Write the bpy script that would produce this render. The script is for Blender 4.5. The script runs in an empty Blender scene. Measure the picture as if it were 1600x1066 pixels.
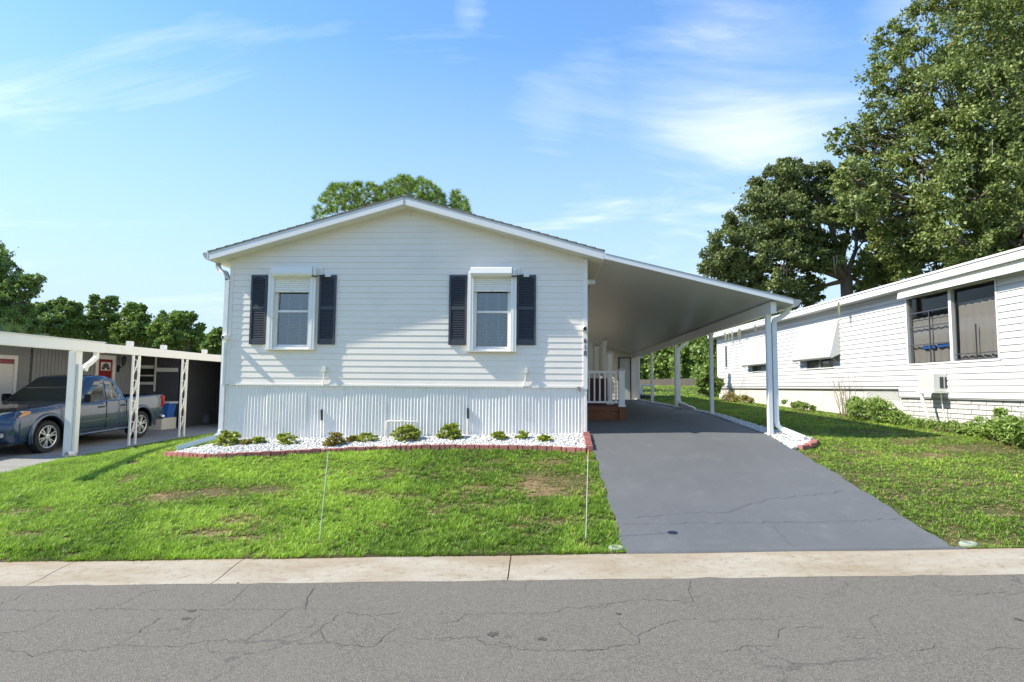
import bpy, bmesh, math, random
import numpy as np
from mathutils import Vector, Matrix
R = math.radians
RS = np.random.RandomState(7)
random.seed(7)
scn = bpy.context.scene
COL = scn.collection

# ------------------------------------------------------------------ camera
F_PX = 950.0                                   # focal length in pixels of the 1600 px wide photograph
CAM = Vector((0, 0, 1.9))
YAW, PITCH, ROLL = R(3.0), R(4.35), R(0.5)
_f = Vector((-math.sin(YAW)*math.cos(PITCH), math.cos(YAW)*math.cos(PITCH), math.sin(PITCH)))
_r0 = Vector((math.cos(YAW), math.sin(YAW), 0)); _u0 = _r0.cross(_f)
_r = math.cos(ROLL)*_r0 + math.sin(ROLL)*_u0
_u = math.cos(ROLL)*_u0 - math.sin(ROLL)*_r0
cd = bpy.data.cameras.new('camera'); cam = bpy.data.objects.new('camera', cd); COL.objects.link(cam)
cd.sensor_width = 36; cd.lens = F_PX/1600*36; cd.clip_start = .05; cd.clip_end = 5000
m3 = Matrix((( _r.x, _u.x, -_f.x), (_r.y, _u.y, -_f.y), (_r.z, _u.z, -_f.z)))
cam.matrix_world = Matrix.Translation(CAM) @ m3.to_4x4()
scn.camera = cam

# ------------------------------------------------------------------ sun and sky
SUN_TO = Vector((-6.9, -1.05, 6.3)).normalized()       # towards the sun: left of the street, a little in front of the facade
sl = bpy.data.lights.new('sun', 'SUN'); sl.energy = 4.05; sl.angle = R(0.53); sl.color = (1.0, .94, .80)
so = bpy.data.objects.new('sun', sl); COL.objects.link(so)
so.rotation_euler = SUN_TO.to_track_quat('Z', 'Y').to_euler(); so.location = (-20, -4, 30)
scn.view_settings.view_transform = 'Standard'; scn.view_settings.look = 'None'
scn.view_settings.gamma = 1.0; scn.view_settings.use_curve_mapping = False
scn.view_settings.exposure = 1.17
scn.cycles.max_bounces = 8; scn.cycles.transparent_max_bounces = 8
scn.cycles.caustics_reflective = False; scn.cycles.caustics_refractive = False

W = bpy.data.worlds.new('World'); scn.world = W; W.use_nodes = True
nt = W.node_tree; nt.nodes.clear()
def N(t, kind, **kw):
    n = t.nodes.new(kind)
    for k, v in kw.items(): setattr(n, k, v)
    return n
def mathn(t, op, a, b=None, clamp=False):
    n = N(t, 'ShaderNodeMath', operation=op); n.use_clamp = clamp
    for i, v in enumerate((a, b)):
        if v is None: continue
        if isinstance(v, (int, float)): n.inputs[i].default_value = v
        else: t.links.new(v, n.inputs[i])
    return n.outputs[0]
def mixc(t, fac, a, b, blend='MIX'):
    n = N(t, 'ShaderNodeMix', data_type='RGBA', blend_type=blend)
    for i, v in ((0, fac), (6, a), (7, b)):
        if isinstance(v, (int, float)): n.inputs[i].default_value = v
        elif isinstance(v, tuple): n.inputs[i].default_value = (*v[:3], 1)
        else: t.links.new(v, n.inputs[i])
    return n.outputs[2]
def ramp(t, fac, stops, interp='LINEAR'):
    n = N(t, 'ShaderNodeValToRGB'); n.color_ramp.interpolation = interp
    el = n.color_ramp.elements
    while len(el) < len(stops): el.new(.5)
    for e, (p, c) in zip(el, stops):
        e.position = p; e.color = (*c, 1) if isinstance(c, tuple) else (c, c, c, 1)
    t.links.new(fac, n.inputs[0]); return n.outputs[0]
def noise(t, vec, scale, detail=4, rough=.55, dist=0):
    n = N(t, 'ShaderNodeTexNoise'); n.inputs['Scale'].default_value = scale
    n.inputs['Detail'].default_value = detail; n.inputs['Roughness'].default_value = rough
    n.inputs['Distortion'].default_value = dist
    if vec is not None: t.links.new(vec, n.inputs['Vector'])
    return n.outputs[0]
sky = N(nt, 'ShaderNodeTexSky', sky_type='NISHITA'); sky.sun_disc = False
sky.sun_elevation = math.asin(SUN_TO.z); sky.sun_rotation = math.atan2(SUN_TO.x, SUN_TO.y)
sky.air_density = 1.0; sky.dust_density = .15; sky.ozone_density = 2.2; sky.altitude = 0
tc = N(nt, 'ShaderNodeTexCoord')
sx = N(nt, 'ShaderNodeSeparateXYZ'); nt.links.new(tc.outputs['Generated'], sx.inputs[0])
zz = mathn(nt, 'ADD', mathn(nt, 'MAXIMUM', sx.outputs[2], 0.0), .12)
cx = mathn(nt, 'DIVIDE', sx.outputs[0], zz); cy = mathn(nt, 'DIVIDE', sx.outputs[1], zz)
cb = N(nt, 'ShaderNodeCombineXYZ'); nt.links.new(cx, cb.inputs[0]); nt.links.new(cy, cb.inputs[1])
mp = N(nt, 'ShaderNodeMapping'); mp.inputs['Rotation'].default_value = (0, 0, R(-24)); mp.inputs['Scale'].default_value = (.55, 1.5, 1)
mp.inputs['Location'].default_value = (3.1, 7.35, 0)
nt.links.new(cb.outputs[0], mp.inputs[0])
c1 = noise(nt, mp.outputs[0], 1.15, 9, .62, .9)
c2 = noise(nt, cb.outputs[0], .34, 2, .5)
def ray(px, py):
    return (_f + _r*((px-800)/F_PX) - _u*((py-533)/F_PX)).normalized()
def bump_dir(px, py, width):                       # a bank of cirrus that stands in this part of the sky
    d = ray(px, py)
    vm = N(nt, 'ShaderNodeVectorMath', operation='DISTANCE'); nt.links.new(tc.outputs['Generated'], vm.inputs[0])
    vm.inputs[1].default_value = d
    mr = N(nt, 'ShaderNodeMapRange', interpolation_type='SMOOTHSTEP'); nt.links.new(vm.outputs['Value'], mr.inputs[0])
    mr.inputs[1].default_value = 0; mr.inputs[2].default_value = width; mr.inputs[3].default_value = 1; mr.inputs[4].default_value = 0
    return mr.outputs[0]
bank = bump_dir(1130, 190, .34)
for a, b, w_, s_ in ((930, 180, .22, .7), (700, 110, .2, .45), (1240, 110, .22, .5), (960, 270, .22, .6), (1420, 20, .12, .9), (60, 225, .16, .6), (230, 245, .12, .5), (1120, 90, .2, .8), (860, 190, .16, .9), (735, 12, .06, .9), (1330, 120, .12, .4)):
    bank = mathn(nt, 'MAXIMUM', bank, mathn(nt, 'MULTIPLY', bump_dir(a, b, w_), s_))
bank = mathn(nt, 'MAXIMUM', bank, .20)               # the same thin cirrus goes on all round the sky
cov = mathn(nt, 'ADD', mathn(nt, 'MULTIPLY', bank, .26), mathn(nt, 'MULTIPLY', mathn(nt, 'SUBTRACT', c2, .5), .16))
dens = mathn(nt, 'ADD', c1, cov)
dens = ramp(nt, dens, ((.62, 0.0), (.71, .13), (.82, .45), (.98, .8)))
hs = N(nt, 'ShaderNodeHueSaturation'); hs.inputs['Saturation'].default_value = 1.24; hs.inputs['Value'].default_value = 1.0
nt.links.new(sky.outputs[0], hs.inputs['Color'])
skyt = mixc(nt, 1.0, hs.outputs[0], (.98, .955, .97), 'MULTIPLY')
hz = ramp(nt, mathn(nt, 'MAXIMUM', sx.outputs[2], 0.0), ((0.0, .97), (.12, .88), (.30, .50), (.5, .12), (1.0, .0)))   # thin veil, thicker towards the horizon
skyh = mixc(nt, hz, skyt, (1.95, 2.5, 3.0))
skyc = mixc(nt, dens, skyh, (4.3, 4.35, 4.45))
bg = N(nt, 'ShaderNodeBackground'); bg.inputs[1].default_value = .148
nt.links.new(skyc, bg.inputs[0])
wo = N(nt, 'ShaderNodeOutputWorld'); nt.links.new(bg.outputs[0], wo.inputs[0])

# ------------------------------------------------------------------ sight lines used to survey the place
def onY(px, py, Y): d = ray(px, py); return CAM + d*((Y-CAM.y)/d.y)
def onX(px, py, X): d = ray(px, py); return CAM + d*((X-CAM.x)/d.x)
def onZ(px, py, Z): d = ray(px, py); return CAM + d*((Z-CAM.z)/d.z)

# ------------------------------------------------------------------ materials
def coords(t, space='Object'):
    if space == 'World':
        g = N(t, 'ShaderNodeNewGeometry'); return g.outputs['Position']
    return N(t, 'ShaderNodeTexCoord').outputs[space]
def mk(name, col, rough=.6, var=.12, scale=4, bump=0, bscale=60, spec=.5, metal=0, coat=0, space='World', dirt=None, dscale=1.5, damount=.5, stretch=None):
    m = bpy.data.materials.new(name); m.use_nodes = True; t = m.node_tree
    b = t.nodes['Principled BSDF']
    b.inputs['Roughness'].default_value = rough; b.inputs['Metallic'].default_value = metal
    b.inputs['Specular IOR Level'].default_value = spec; b.inputs['Coat Weight'].default_value = coat
    b.inputs['Coat Roughness'].default_value = .05
    v = coords(t, space)
    if stretch:
        mpn = N(t, 'ShaderNodeMapping'); mpn.inputs['Scale'].default_value = stretch; t.links.new(v, mpn.inputs[0]); v = mpn.outputs[0]
    n1 = noise(t, v, scale, 5, .6)
    c = mixc(t, n1, tuple(x*(1-var) for x in col), tuple(min(1, x*(1+var)) for x in col))
    if dirt:
        n2 = noise(t, v, dscale, 6, .65)
        f = ramp(t, n2, ((.5, 0.0), (.72, damount)))
        c = mixc(t, f, c, dirt)
    t.links.new(c, b.inputs['Base Color'])
    if bump:
        n3 = noise(t, v, bscale, 4, .6)
        bm_ = N(t, 'ShaderNodeBump'); bm_.inputs['Strength'].default_value = bump; bm_.inputs['Distance'].default_value = .01
        t.links.new(n3, bm_.inputs['Height']); t.links.new(bm_.outputs[0], b.inputs['Normal'])
    return m
M = {}
M['siding'] = mk('vinyl_siding', (.88, .80, .71), .42, .03, 2.5, .08, 25, dirt=(.66, .645, .6), dscale=1.1, damount=.3)
M['trim'] = mk('white_trim', (.86, .82, .765), .38, .03, 3, dirt=(.62, .6, .55), dscale=3, damount=.35)
M['rake'] = mk('rake_trim', (.79, .78, .76), .35, .03, 3, dirt=(.66, .64, .6), dscale=2, damount=.3)
M['skirt'] = mk('skirting_metal', (.85, .81, .755), .36, .04, 2, dirt=(.6, .6, .55), dscale=2.2, damount=.4)
M['soffit'] = mk('soffit_vinyl', (.74, .71, .62), .5, .05, 3)
M['galv'] = mk('weathered_downspout', (.36, .36, .35), .4, .15, 9, metal=.3)
M['downspout'] = mk('white_downspout', (.74, .75, .75), .4, .04, 6, dirt=(.5, .5, .47), dscale=4, damount=.4)
M['shutter'] = mk('slate_shutter', (.050, .055, .068), .5, .12, 20, .1, 60)
M['rollbox'] = mk('roll_box', (.86, .83, .78), .35, .03, 5)
M['blind'] = mk('blind_slats', (.62, .66, .70), .5, .05, 8)
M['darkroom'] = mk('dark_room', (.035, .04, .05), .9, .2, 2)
M['black'] = mk('black_plastic', (.015, .015, .017), .4, .1, 20)
M['pvc'] = mk('pvc_pipe', (.76, .74, .66), .4, .05, 6)
M['shingle'] = mk('grey_shingles', (.20, .20, .19), .9, .3, 14, .6, 90)
M['alupan'] = mk('painted_aluminium', (.60, .61, .585), .30, .05, .6, .05, 4, spec=.6, stretch=(1, .25, 1))
M['alutrim'] = mk('white_aluminium', (.76, .77, .77), .33, .03, 4)
M['brick_red'] = mk('red_edging_brick', (.36, .135, .115), .75, .25, 9, .5, 80, dirt=(.32, .17, .13), dscale=6, damount=.6)
M['stone'] = mk('white_stone', (.53, .52, .495), .7, .12, 30, .3, 90)
M['stone_bed'] = mk('stone_bed', (.20, .19, .17), .9, .35, 40, .8, 60)
M['cedar'] = mk('stained_cedar', (.20, .062, .018), .6, .4, 7, .3, 60, stretch=(.7, .7, 7))
M['burgundy'] = mk('burgundy_boards', (.085, .012, .014), .5, .15, 8)
M['glasswin'] = None
M['nsiding'] = mk('aluminium_siding', (.52, .52, .52), .38, .03, 2, dirt=(.6, .58, .52), dscale=1.3, damount=.35)
M['nsiding_blue'] = mk('pale_blue_siding', (.50, .62, .68), .45, .05, 2)
M['nbrick'] = mk('white_painted_brick', (.50, .49, .465), .8, .12, 12, .5, 60, dirt=(.5, .46, .38), dscale=3, damount=.6)
M['mortar'] = mk('mortar', (.52, .50, .46), .9, .2, 20)
M['ntrim'] = mk('aged_white_trim', (.60, .60, .585), .4, .04, 3, dirt=(.45, .43, .38), dscale=2, damount=.4)
M['awning'] = mk('awning_metal', (.64, .64, .62), .35, .03, 4)
M['screen'] = mk('dark_screen', (.10, .095, .088), .6, .12, 14)
M['curtain'] = mk('grey_curtain', (.33, .315, .29), .9, .15, 9, stretch=(8, 8, 1))
M['blue'] = mk('blue_cloth', (.03, .14, .5), .7, .2, 10)
M['greywall'] = mk('grey_panelling', (.27, .275, .275), .6, .06, 4)
M['darkwall'] = mk('charcoal_panelling', (.075, .078, .082), .7, .15, 4)
M['red_door'] = mk('red_door', (.26, .012, .02), .4, .08, 6)
M['reddark'] = mk('dark_red_cloth', (.14, .02, .015), .8, .2, 10)
M['greenwhite'] = mk('aged_concrete', (.25, .28, .22), .85, .25, 20, .6, 60)
M['fence_wood'] = mk('weathered_fence', (.085, .072, .056), .9, .65, 1.5, stretch=(3, 3, .3))
M['bark'] = mk('oak_bark', (.17, .135, .10), .95, .4, 3, 1.0, 14, stretch=(1, 1, .35))
M['moss'] = mk('spanish_moss', (.27, .27, .19), .95, .3, 6)
M['twig'] = mk('dry_twigs', (.22, .17, .11), .9, .3, 10)
M['rust'] = mk('rusty_iron', (.12, .06, .035), .8, .3, 20)
M['lampglass'] = mk('frosted_glass', (.72, .73, .72), .15, .03, 5)

def glass_mat(name, tint=(.75, .85, .9), dark=.0, alpha=.35, rough=.02):
    # thin pane: part mirror, part see-through
    m = bpy.data.materials.new(name); m.use_nodes = True; t = m.node_tree; t.nodes.clear()
    gl = N(t, 'ShaderNodeBsdfGlossy'); gl.inputs['Roughness'].default_value = rough
    tr = N(t, 'ShaderNodeBsdfTransparent'); tr.inputs[0].default_value = (*tint, 1)
    lw = N(t, 'ShaderNodeLayerWeight'); lw.inputs[0].default_value = .5
    f = mathn(t, 'ADD', mathn(t, 'MULTIPLY', mathn(t, 'POWER', lw.outputs['Facing'], 3.0), .6), alpha+.05, True)
    mx = N(t, 'ShaderNodeMixShader'); t.links.new(f, mx.inputs[0])
    t.links.new(tr.outputs[0], mx.inputs[1]); t.links.new(gl.outputs[0], mx.inputs[2])
    o = N(t, 'ShaderNodeOutputMaterial'); t.links.new(mx.outputs[0], o.inputs[0]); return m
M['glasswin'] = glass_mat('window_glass', (.60, .74, .86), alpha=.10)
M['glassdull'] = glass_mat('screened_glass', (.80, .80, .80), alpha=-.05)
M['glasscar'] = glass_mat('car_glass', (.16, .20, .19), alpha=.05)

def leaf_mat(name, lo, hi, rough=.5, trans=.2, nscale=.7):
    m = bpy.data.materials.new(name); m.use_nodes = True; t = m.node_tree; b = t.nodes['Principled BSDF']
    at = N(t, 'ShaderNodeAttribute', attribute_name='tint')
    c = mixc(t, at.outputs['Fac'], lo, hi)
    n = noise(t, coords(t, 'World'), nscale, 3, .5)
    c = mixc(t, ramp(t, n, ((.35, 0.0), (.65, .45))), c, tuple(x*1.25 for x in hi))
    t.links.new(c, b.inputs['Base Color']); b.inputs['Roughness'].default_value = rough
    b.inputs['Specular IOR Level'].default_value = .35
    tr = N(t, 'ShaderNodeBsdfTranslucent'); t.links.new(mixc(t, .5, c, (hi[0]*1.5, hi[1]*1.6, hi[2]*.8)), tr.inputs[0])
    mx = N(t, 'ShaderNodeMixShader'); mx.inputs[0].default_value = trans
    o = t.nodes['Material Output']
    t.links.new(b.outputs[0], mx.inputs[1]); t.links.new(tr.outputs[0], mx.inputs[2]); t.links.new(mx.outputs[0], o.inputs[0])
    return m
M['oak_leaf'] = leaf_mat('oak_leaves', (.04, .06, .02), (.175, .215, .07))
M['oak_leaf_b'] = leaf_mat('oak_leaves_bright', (.045, .07, .02), (.205, .255, .07))
M['far_leaf'] = leaf_mat('far_leaves', (.05, .095, .03), (.25, .35, .09))
M['far_leaf_b'] = leaf_mat('far_leaves_bright', (.06, .115, .028), (.25, .35, .075))
M['pine_leaf'] = leaf_mat('pine_needles', (.07, .125, .03), (.28, .39, .08), trans=.15)
M['palm_leaf'] = leaf_mat('palm_fronds', (.06, .10, .04), (.15, .21, .09))
M['shrub_leaf'] = leaf_mat('shrub_leaves', (.10, .15, .02), (.36, .40, .07), nscale=6)
M['shrub_red'] = leaf_mat('shrub_reddish', (.13, .08, .03), (.34, .31, .08), nscale=6)
M['weed_leaf'] = leaf_mat('weed_leaves', (.07, .12, .025), (.26, .36, .075), nscale=3)

# ------------------------------------------------------------------ object helpers
def tag(o, label=None, cat=None, group=None, kind=None):
    if label: o['label'] = label
    if cat: o['category'] = cat
    if group: o['group'] = group
    if kind: o['kind'] = kind
    return o
def empty(name, loc=(0, 0, 0), label=None, cat=None, group=None, rz=0):
    o = bpy.data.objects.new(name, None); COL.objects.link(o); o.location = loc; o.rotation_euler = (0, 0, rz)
    o.empty_display_size = .2
    return tag(o, label, cat, group)
def root_of(o):
    while o.parent: o = o.parent
    return o
class MB:
    """collects faces; world coordinates unless the parent's root is turned (then the root's own)"""
    def __init__(s): s.v = []; s.f = []
    def face(s, pts):
        n = len(s.v); s.v += [tuple(p) for p in pts]; s.f.append(tuple(range(n, n+len(pts)))); return s
    def box(s, x0, x1, y0, y1, z0, z1):
        n = len(s.v)
        s.v += [(x0, y0, z0), (x1, y0, z0), (x1, y1, z0), (x0, y1, z0), (x0, y0, z1), (x1, y0, z1), (x1, y1, z1), (x0, y1, z1)]
        s.f += [tuple(n+i for i in q) for q in ((0, 3, 2, 1), (4, 5, 6, 7), (0, 1, 5, 4), (1, 2, 6, 5), (2, 3, 7, 6), (3, 0, 4, 7))]
        return s
    def hexa(s, a, b):                      # a, b: two matching polygon loops joined into a closed solid
        n = len(s.v); k = len(a)
        s.v += [tuple(p) for p in a] + [tuple(p) for p in b]
        s.f.append(tuple(n+i for i in reversed(range(k)))); s.f.append(tuple(n+k+i for i in range(k)))
        for i in range(k):
            j = (i+1) % k; s.f.append((n+i, n+j, n+k+j, n+k+i))
        return s
    def tube(s, pts, rad, seg=8, cap=True, flat=None):
        pts = [Vector(p) for p in pts]
        if not hasattr(rad, '__len__'): rad = [rad]*len(pts)
        n0 = len(s.v); up = Vector((0, 0, 1)); prev = None
        for i, p in enumerate(pts):
            d = (pts[min(i+1, len(pts)-1)] - pts[max(i-1, 0)])
            d = d.normalized() if d.length > 1e-9 else Vector((0, 0, 1))
            if prev is None:
                a = d.cross(up) if abs(d.z) < .95 else d.cross(Vector((1, 0, 0)))
                a.normalize()
            else:
                a = (prev - d*prev.dot(d)).normalized()
            prev = a; b = d.cross(a)
            for k in range(seg):
                t = 2*math.pi*(k+.5)/seg
                s.v.append(tuple(p + (a*math.cos(t) + b*math.sin(t))*rad[i]))
        for i in range(len(pts)-1):
            for k in range(seg):
                a0 = n0+i*seg+k; a1 = n0+i*seg+(k+1) % seg
                s.f.append((a0, a1, a1+seg, a0+seg))
        if cap:
            s.f.append(tuple(n0+k for k in reversed(range(seg)))); e = n0+(len(pts)-1)*seg
            s.f.append(tuple(e+k for k in range(seg)))
        return s
    def ring(s, loops, close=True):         # list of equally long loops, skinned
        n0 = len(s.v); k = len(loops[0])
        for L in loops: s.v += [tuple(p) for p in L]
        for i in range(len(loops)-1):
            for j in range(k if close else k-1):
                a = n0+i*k+j; b = n0+i*k+(j+1) % k
                s.f.append((a, b, b+k, a+k))
        return s
    def build(s, name, mat, parent=None, label=None, cat=None, group=None, kind=None, smooth=False, bevel=0, origin=None):
        me = bpy.data.meshes.new(name)
        if parent is not None:
            rt = root_of(parent); off = Vector((0, 0, 0)) if abs(rt.rotation_euler.z) > 1e-6 or rt.get('_local') else rt.location
        else: off = Vector(origin) if origin is not None else Vector((0, 0, 0))
        me.from_pydata([(a-off.x, b-off.y, c-off.z) for a, b, c in s.v], [], s.f)
        bm = bmesh.new(); bm.from_mesh(me); bmesh.ops.recalc_face_normals(bm, faces=bm.faces)
        if bevel:
            bmesh.ops.remove_doubles(bm, verts=bm.verts, dist=1e-5)
            bmesh.ops.bevel(bm, geom=[e for e in bm.edges if len(e.link_faces) == 2 and e.calc_face_angle(0) > .5], offset=bevel, segments=2, affect='EDGES', clamp_overlap=True)
        bm.to_mesh(me); bm.free()
        if smooth:
            me.polygons.foreach_set('use_smooth', [True]*len(me.polygons))
        for mm in (mat if isinstance(mat, (list, tuple)) else [mat]): me.materials.append(mm)
        o = bpy.data.objects.new(name, me); COL.objects.link(o)
        if parent is not None: o.parent = parent
        else: o.location = off
        return tag(o, label, cat, group, kind)
def np_mesh(name, V, Fc, mat, parent=None, tint=None, kind=None, label=None, cat=None, group=None, smooth=False, local=False):
    """V (n,3), Fc (m,k) arrays"""
    V = np.asarray(V, dtype=np.float32)
    if parent is not None and not local:
        rt = root_of(parent)
        if abs(rt.rotation_euler.z) < 1e-6 and not rt.get('_local'): V = V - np.array(rt.location, dtype=np.float32)
    me = bpy.data.meshes.new(name); k = Fc.shape[1]
    me.vertices.add(len(V)); me.vertices.foreach_set('co', V.ravel())
    me.loops.add(Fc.size); me.loops.foreach_set('vertex_index', Fc.astype(np.int32).ravel())
    me.polygons.add(len(Fc)); me.polygons.foreach_set('loop_start', np.arange(0, Fc.size, k, dtype=np.int32))
    if smooth: me.polygons.foreach_set('use_smooth', np.ones(len(Fc), dtype=bool))
    if tint is not None:
        a = me.attributes.new('tint', 'FLOAT', 'POINT'); a.data.foreach_set('value', np.asarray(tint, dtype=np.float32))
    me.materials.append(mat); me.update(calc_edges=True)
    o = bpy.data.objects.new(name, me); COL.objects.link(o)
    if parent is not None: o.parent = parent
    return tag(o, label, cat, group, kind)
def copy_tree(o, parent=None):
    c = o.copy(); COL.objects.link(c); c.parent = parent
    for ch in list(o.children): copy_tree(ch, c)
    return c
# ------------------------------------------------------------------ terrain
FY = 12.1                                     # the facade's distance
YB = 6.7                                      # back edge of the concrete gutter
def curbz(x): return .107 + .037*np.clip(x, -25, 25)
_gx = np.array([-60, -25, -16, -10.1, -6.3, .9, 4.6, 6.5, 8.6, 12, 25, 60.])
_gy = np.array([6.7, 9, 12.1, 16.3, 22, 30, 50, 90])
_gz = np.array([
 [-.47, -.47, -.27, -.14, -.06, .10, .18, .22, .27, .34, .63, .63],
 [-.20, -.10, .0, .03, .30, .46, .57, .60, .72, .9, 1.2, 1.2],
 [.10, .20, .28, .28, .80, 1.01, 1.01, .97, 1.12, 1.4, 1.6, 1.6],
 [.20, .30, .39, .39, .85, 1.20, 1.23, 1.12, 1.22, 1.5, 1.7, 1.7],
 [.30, .35, .39, .39, .80, 1.26, 1.28, 1.26, 1.36, 1.5, 1.8, 1.8],
 [.50, .50, .50, .50, .90, 1.34, 1.36, 1.46, 1.5, 1.6, 1.9, 1.9],
 [.80, .9, 1.0, 1.0, 1.2, 1.80, 1.88, 1.92, 1.95, 2.0, 2.1, 2.1],
 [1.2, 1.2, 1.3, 1.4, 1.6, 2.25, 2.30, 2.30, 2.3, 2.3, 2.3, 2.3]])
_dx = np.linspace(-60, 60, 481); _dy = np.linspace(YB, 90, 334)
_t1 = np.array([np.interp(_dx, _gx, row) for row in _gz])
_D = np.array([np.interp(_dy, _gy, _t1[:, i]) for i in range(len(_dx))])      # [x, y]
def _sm(A, k, ax):
    P = np.pad(A, [(k, k) if a == ax else (0, 0) for a in (0, 1)], mode='reflect', reflect_type='odd')
    ker = np.hanning(2*k+3)[1:-1]; ker /= ker.sum()
    return np.apply_along_axis(lambda v: np.convolve(v, ker, 'valid'), ax, P)
_D = _sm(_sm(_D, 3, 0), 3, 1)
_D[:, 0] = curbz(_dx)
def G(x, y):
    x = np.clip(np.asarray(x, float), -60, 60); y = np.clip(np.asarray(y, float), YB, 90)
    fx = (x+60)/.25; fy = (y-YB)/((90-YB)/333)
    ix = np.minimum(fx.astype(int), 479); iy = np.minimum(fy.astype(int), 332); fx = fx-ix; fy = fy-iy
    return (_D[ix, iy]*(1-fx)*(1-fy)+_D[ix+1, iy]*fx*(1-fy)+_D[ix, iy+1]*(1-fx)*fy+_D[ix+1, iy+1]*fx*fy)
def g(x, y): return float(G(x, y))
def roadz(x): return .05 + .036*np.clip(x, -25, 25)
def onG(px, py, dz=0.0):
    d = ray(px, py); t = 1.0
    for i in range(4000):
        p = CAM + d*t
        h = (g(p.x, p.y) if p.y > YB else float(roadz(p.x))) + dz
        if p.z <= h: break
        t += .01 + t*.0015
    return Vector((p.x, p.y, h))
def sheet(xs, ys, zf, name, mat, kind='structure', thick=0, parent=None, mask=None, label=None):
    X, Y = np.meshgrid(xs, ys, indexing='ij'); Z = zf(X, Y)
    V = np.stack([X, Y, Z], -1).reshape(-1, 3); n, m = X.shape
    i, j = np.meshgrid(np.arange(n-1), np.arange(m-1), indexing='ij'); a = (i*m+j).ravel()
    Fc = np.stack([a, a+m, a+m+1, a+1], -1)
    if mask is not None: Fc = Fc[mask(V[Fc].mean(1))]
    return np_mesh(name, V, Fc, mat, parent=parent, kind=kind if parent is None else None, smooth=True, label=label)

# ground material: thatch and soil below the blades, plain turf colour farther off
def ground_mat():
    m = bpy.data.materials.new('lawn_soil'); m.use_nodes = True; t = m.node_tree; b = t.nodes['Principled BSDF']
    v = coords(t, 'World')
    n1 = noise(t, v, 9, 6, .65); n2 = noise(t, v, 1.1, 3, .5)
    c = mixc(t, n1, (.045, .06, .02), (.13, .135, .045))
    dry = ramp(t, n2, ((.56, 0.0), (.68, .9)))
    c = mixc(t, dry, c, (.27, .19, .105))
    t.links.new(c, b.inputs['Base Color']); b.inputs['Roughness'].default_value = .95; b.inputs['Specular IOR Level'].default_value = .1
    bm_ = N(t, 'ShaderNodeBump'); bm_.inputs['Strength'].default_value = .8; bm_.inputs['Distance'].default_value = .03
    t.links.new(noise(t, v, 40, 5, .7), bm_.inputs['Height']); t.links.new(bm_.outputs[0], b.inputs['Normal']); return m
M['soil'] = ground_mat()
def road_mat():
    m = bpy.data.materials.new('asphalt'); m.use_nodes = True; t = m.node_tree; b = t.nodes['Principled BSDF']
    v = coords(t, 'World')
    sp = N(t, 'ShaderNodeTexVoronoi'); sp.inputs['Scale'].default_value = 95; t.links.new(v, sp.inputs['Vector'])
    spc = ramp(t, N(t, 'ShaderNodeSeparateColor').outputs[0], ((0, 0.0), (1, 1.0)))
    sc_ = t.nodes[-1] if False else None
    sep = [n for n in t.nodes if n.bl_idname == 'ShaderNodeSeparateColor'][0]; t.links.new(sp.outputs['Color'], sep.inputs[0])
    c = mixc(t, spc, (.092, .083, .070), (.172, .157, .132))
    n0 = noise(t, v, 130, 3, .7); c = mixc(t, ramp(t, n0, ((.60, 0.0), (.70, .55))), c, (.34, .32, .28))
    n1 = noise(t, v, .9, 5, .6); c = mixc(t, ramp(t, n1, ((.4, 0.0), (.7, .35))), c, (.155, .143, .125))
    # faint, broken map of hairline cracks
    nd = noise(t, v, 2.2, 4, .6)
    wv = N(t, 'ShaderNodeVectorMath', operation='ADD'); t.links.new(v, wv.inputs[0])
    cbx = N(t, 'ShaderNodeCombineXYZ'); t.links.new(mathn(t, 'MULTIPLY', nd, .9), cbx.inputs[0]); t.links.new(mathn(t, 'MULTIPLY', n1, .9), cbx.inputs[1])
    t.links.new(cbx.outputs[0], wv.inputs[1])
    vo = N(t, 'ShaderNodeTexVoronoi', feature='DISTANCE_TO_EDGE'); vo.inputs['Scale'].default_value = 1.15; t.links.new(wv.outputs[0], vo.inputs['Vector'])
    cr = ramp(t, vo.outputs[0], ((0.0, 1.0), (.006, .6), (.013, 0.0)))
    n4 = noise(t, v, .8, 2, .5); cr = mathn(t, 'MULTIPLY', cr, ramp(t, n4, ((.45, 0.0), (.6, .55))))
    c = mixc(t, cr, c, (.045, .042, .04))
    n5 = noise(t, v, 1.7, 5, .7); c = mixc(t, ramp(t, n5, ((.70, 0.0), (.78, .5))), c, (.07, .065, .06))
    t.links.new(c, b.inputs['Base Color']); b.inputs['Roughness'].default_value = .88; b.inputs['Specular IOR Level'].default_value = .3
    bm_ = N(t, 'ShaderNodeBump'); bm_.inputs['Strength'].default_value = .7; bm_.inputs['Distance'].default_value = .006
    t.links.new(sp.outputs['Distance'], bm_.inputs['Height']); t.links.new(bm_.outputs[0], b.inputs['Normal']); return m
M['asphalt'] = road_mat()
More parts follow.
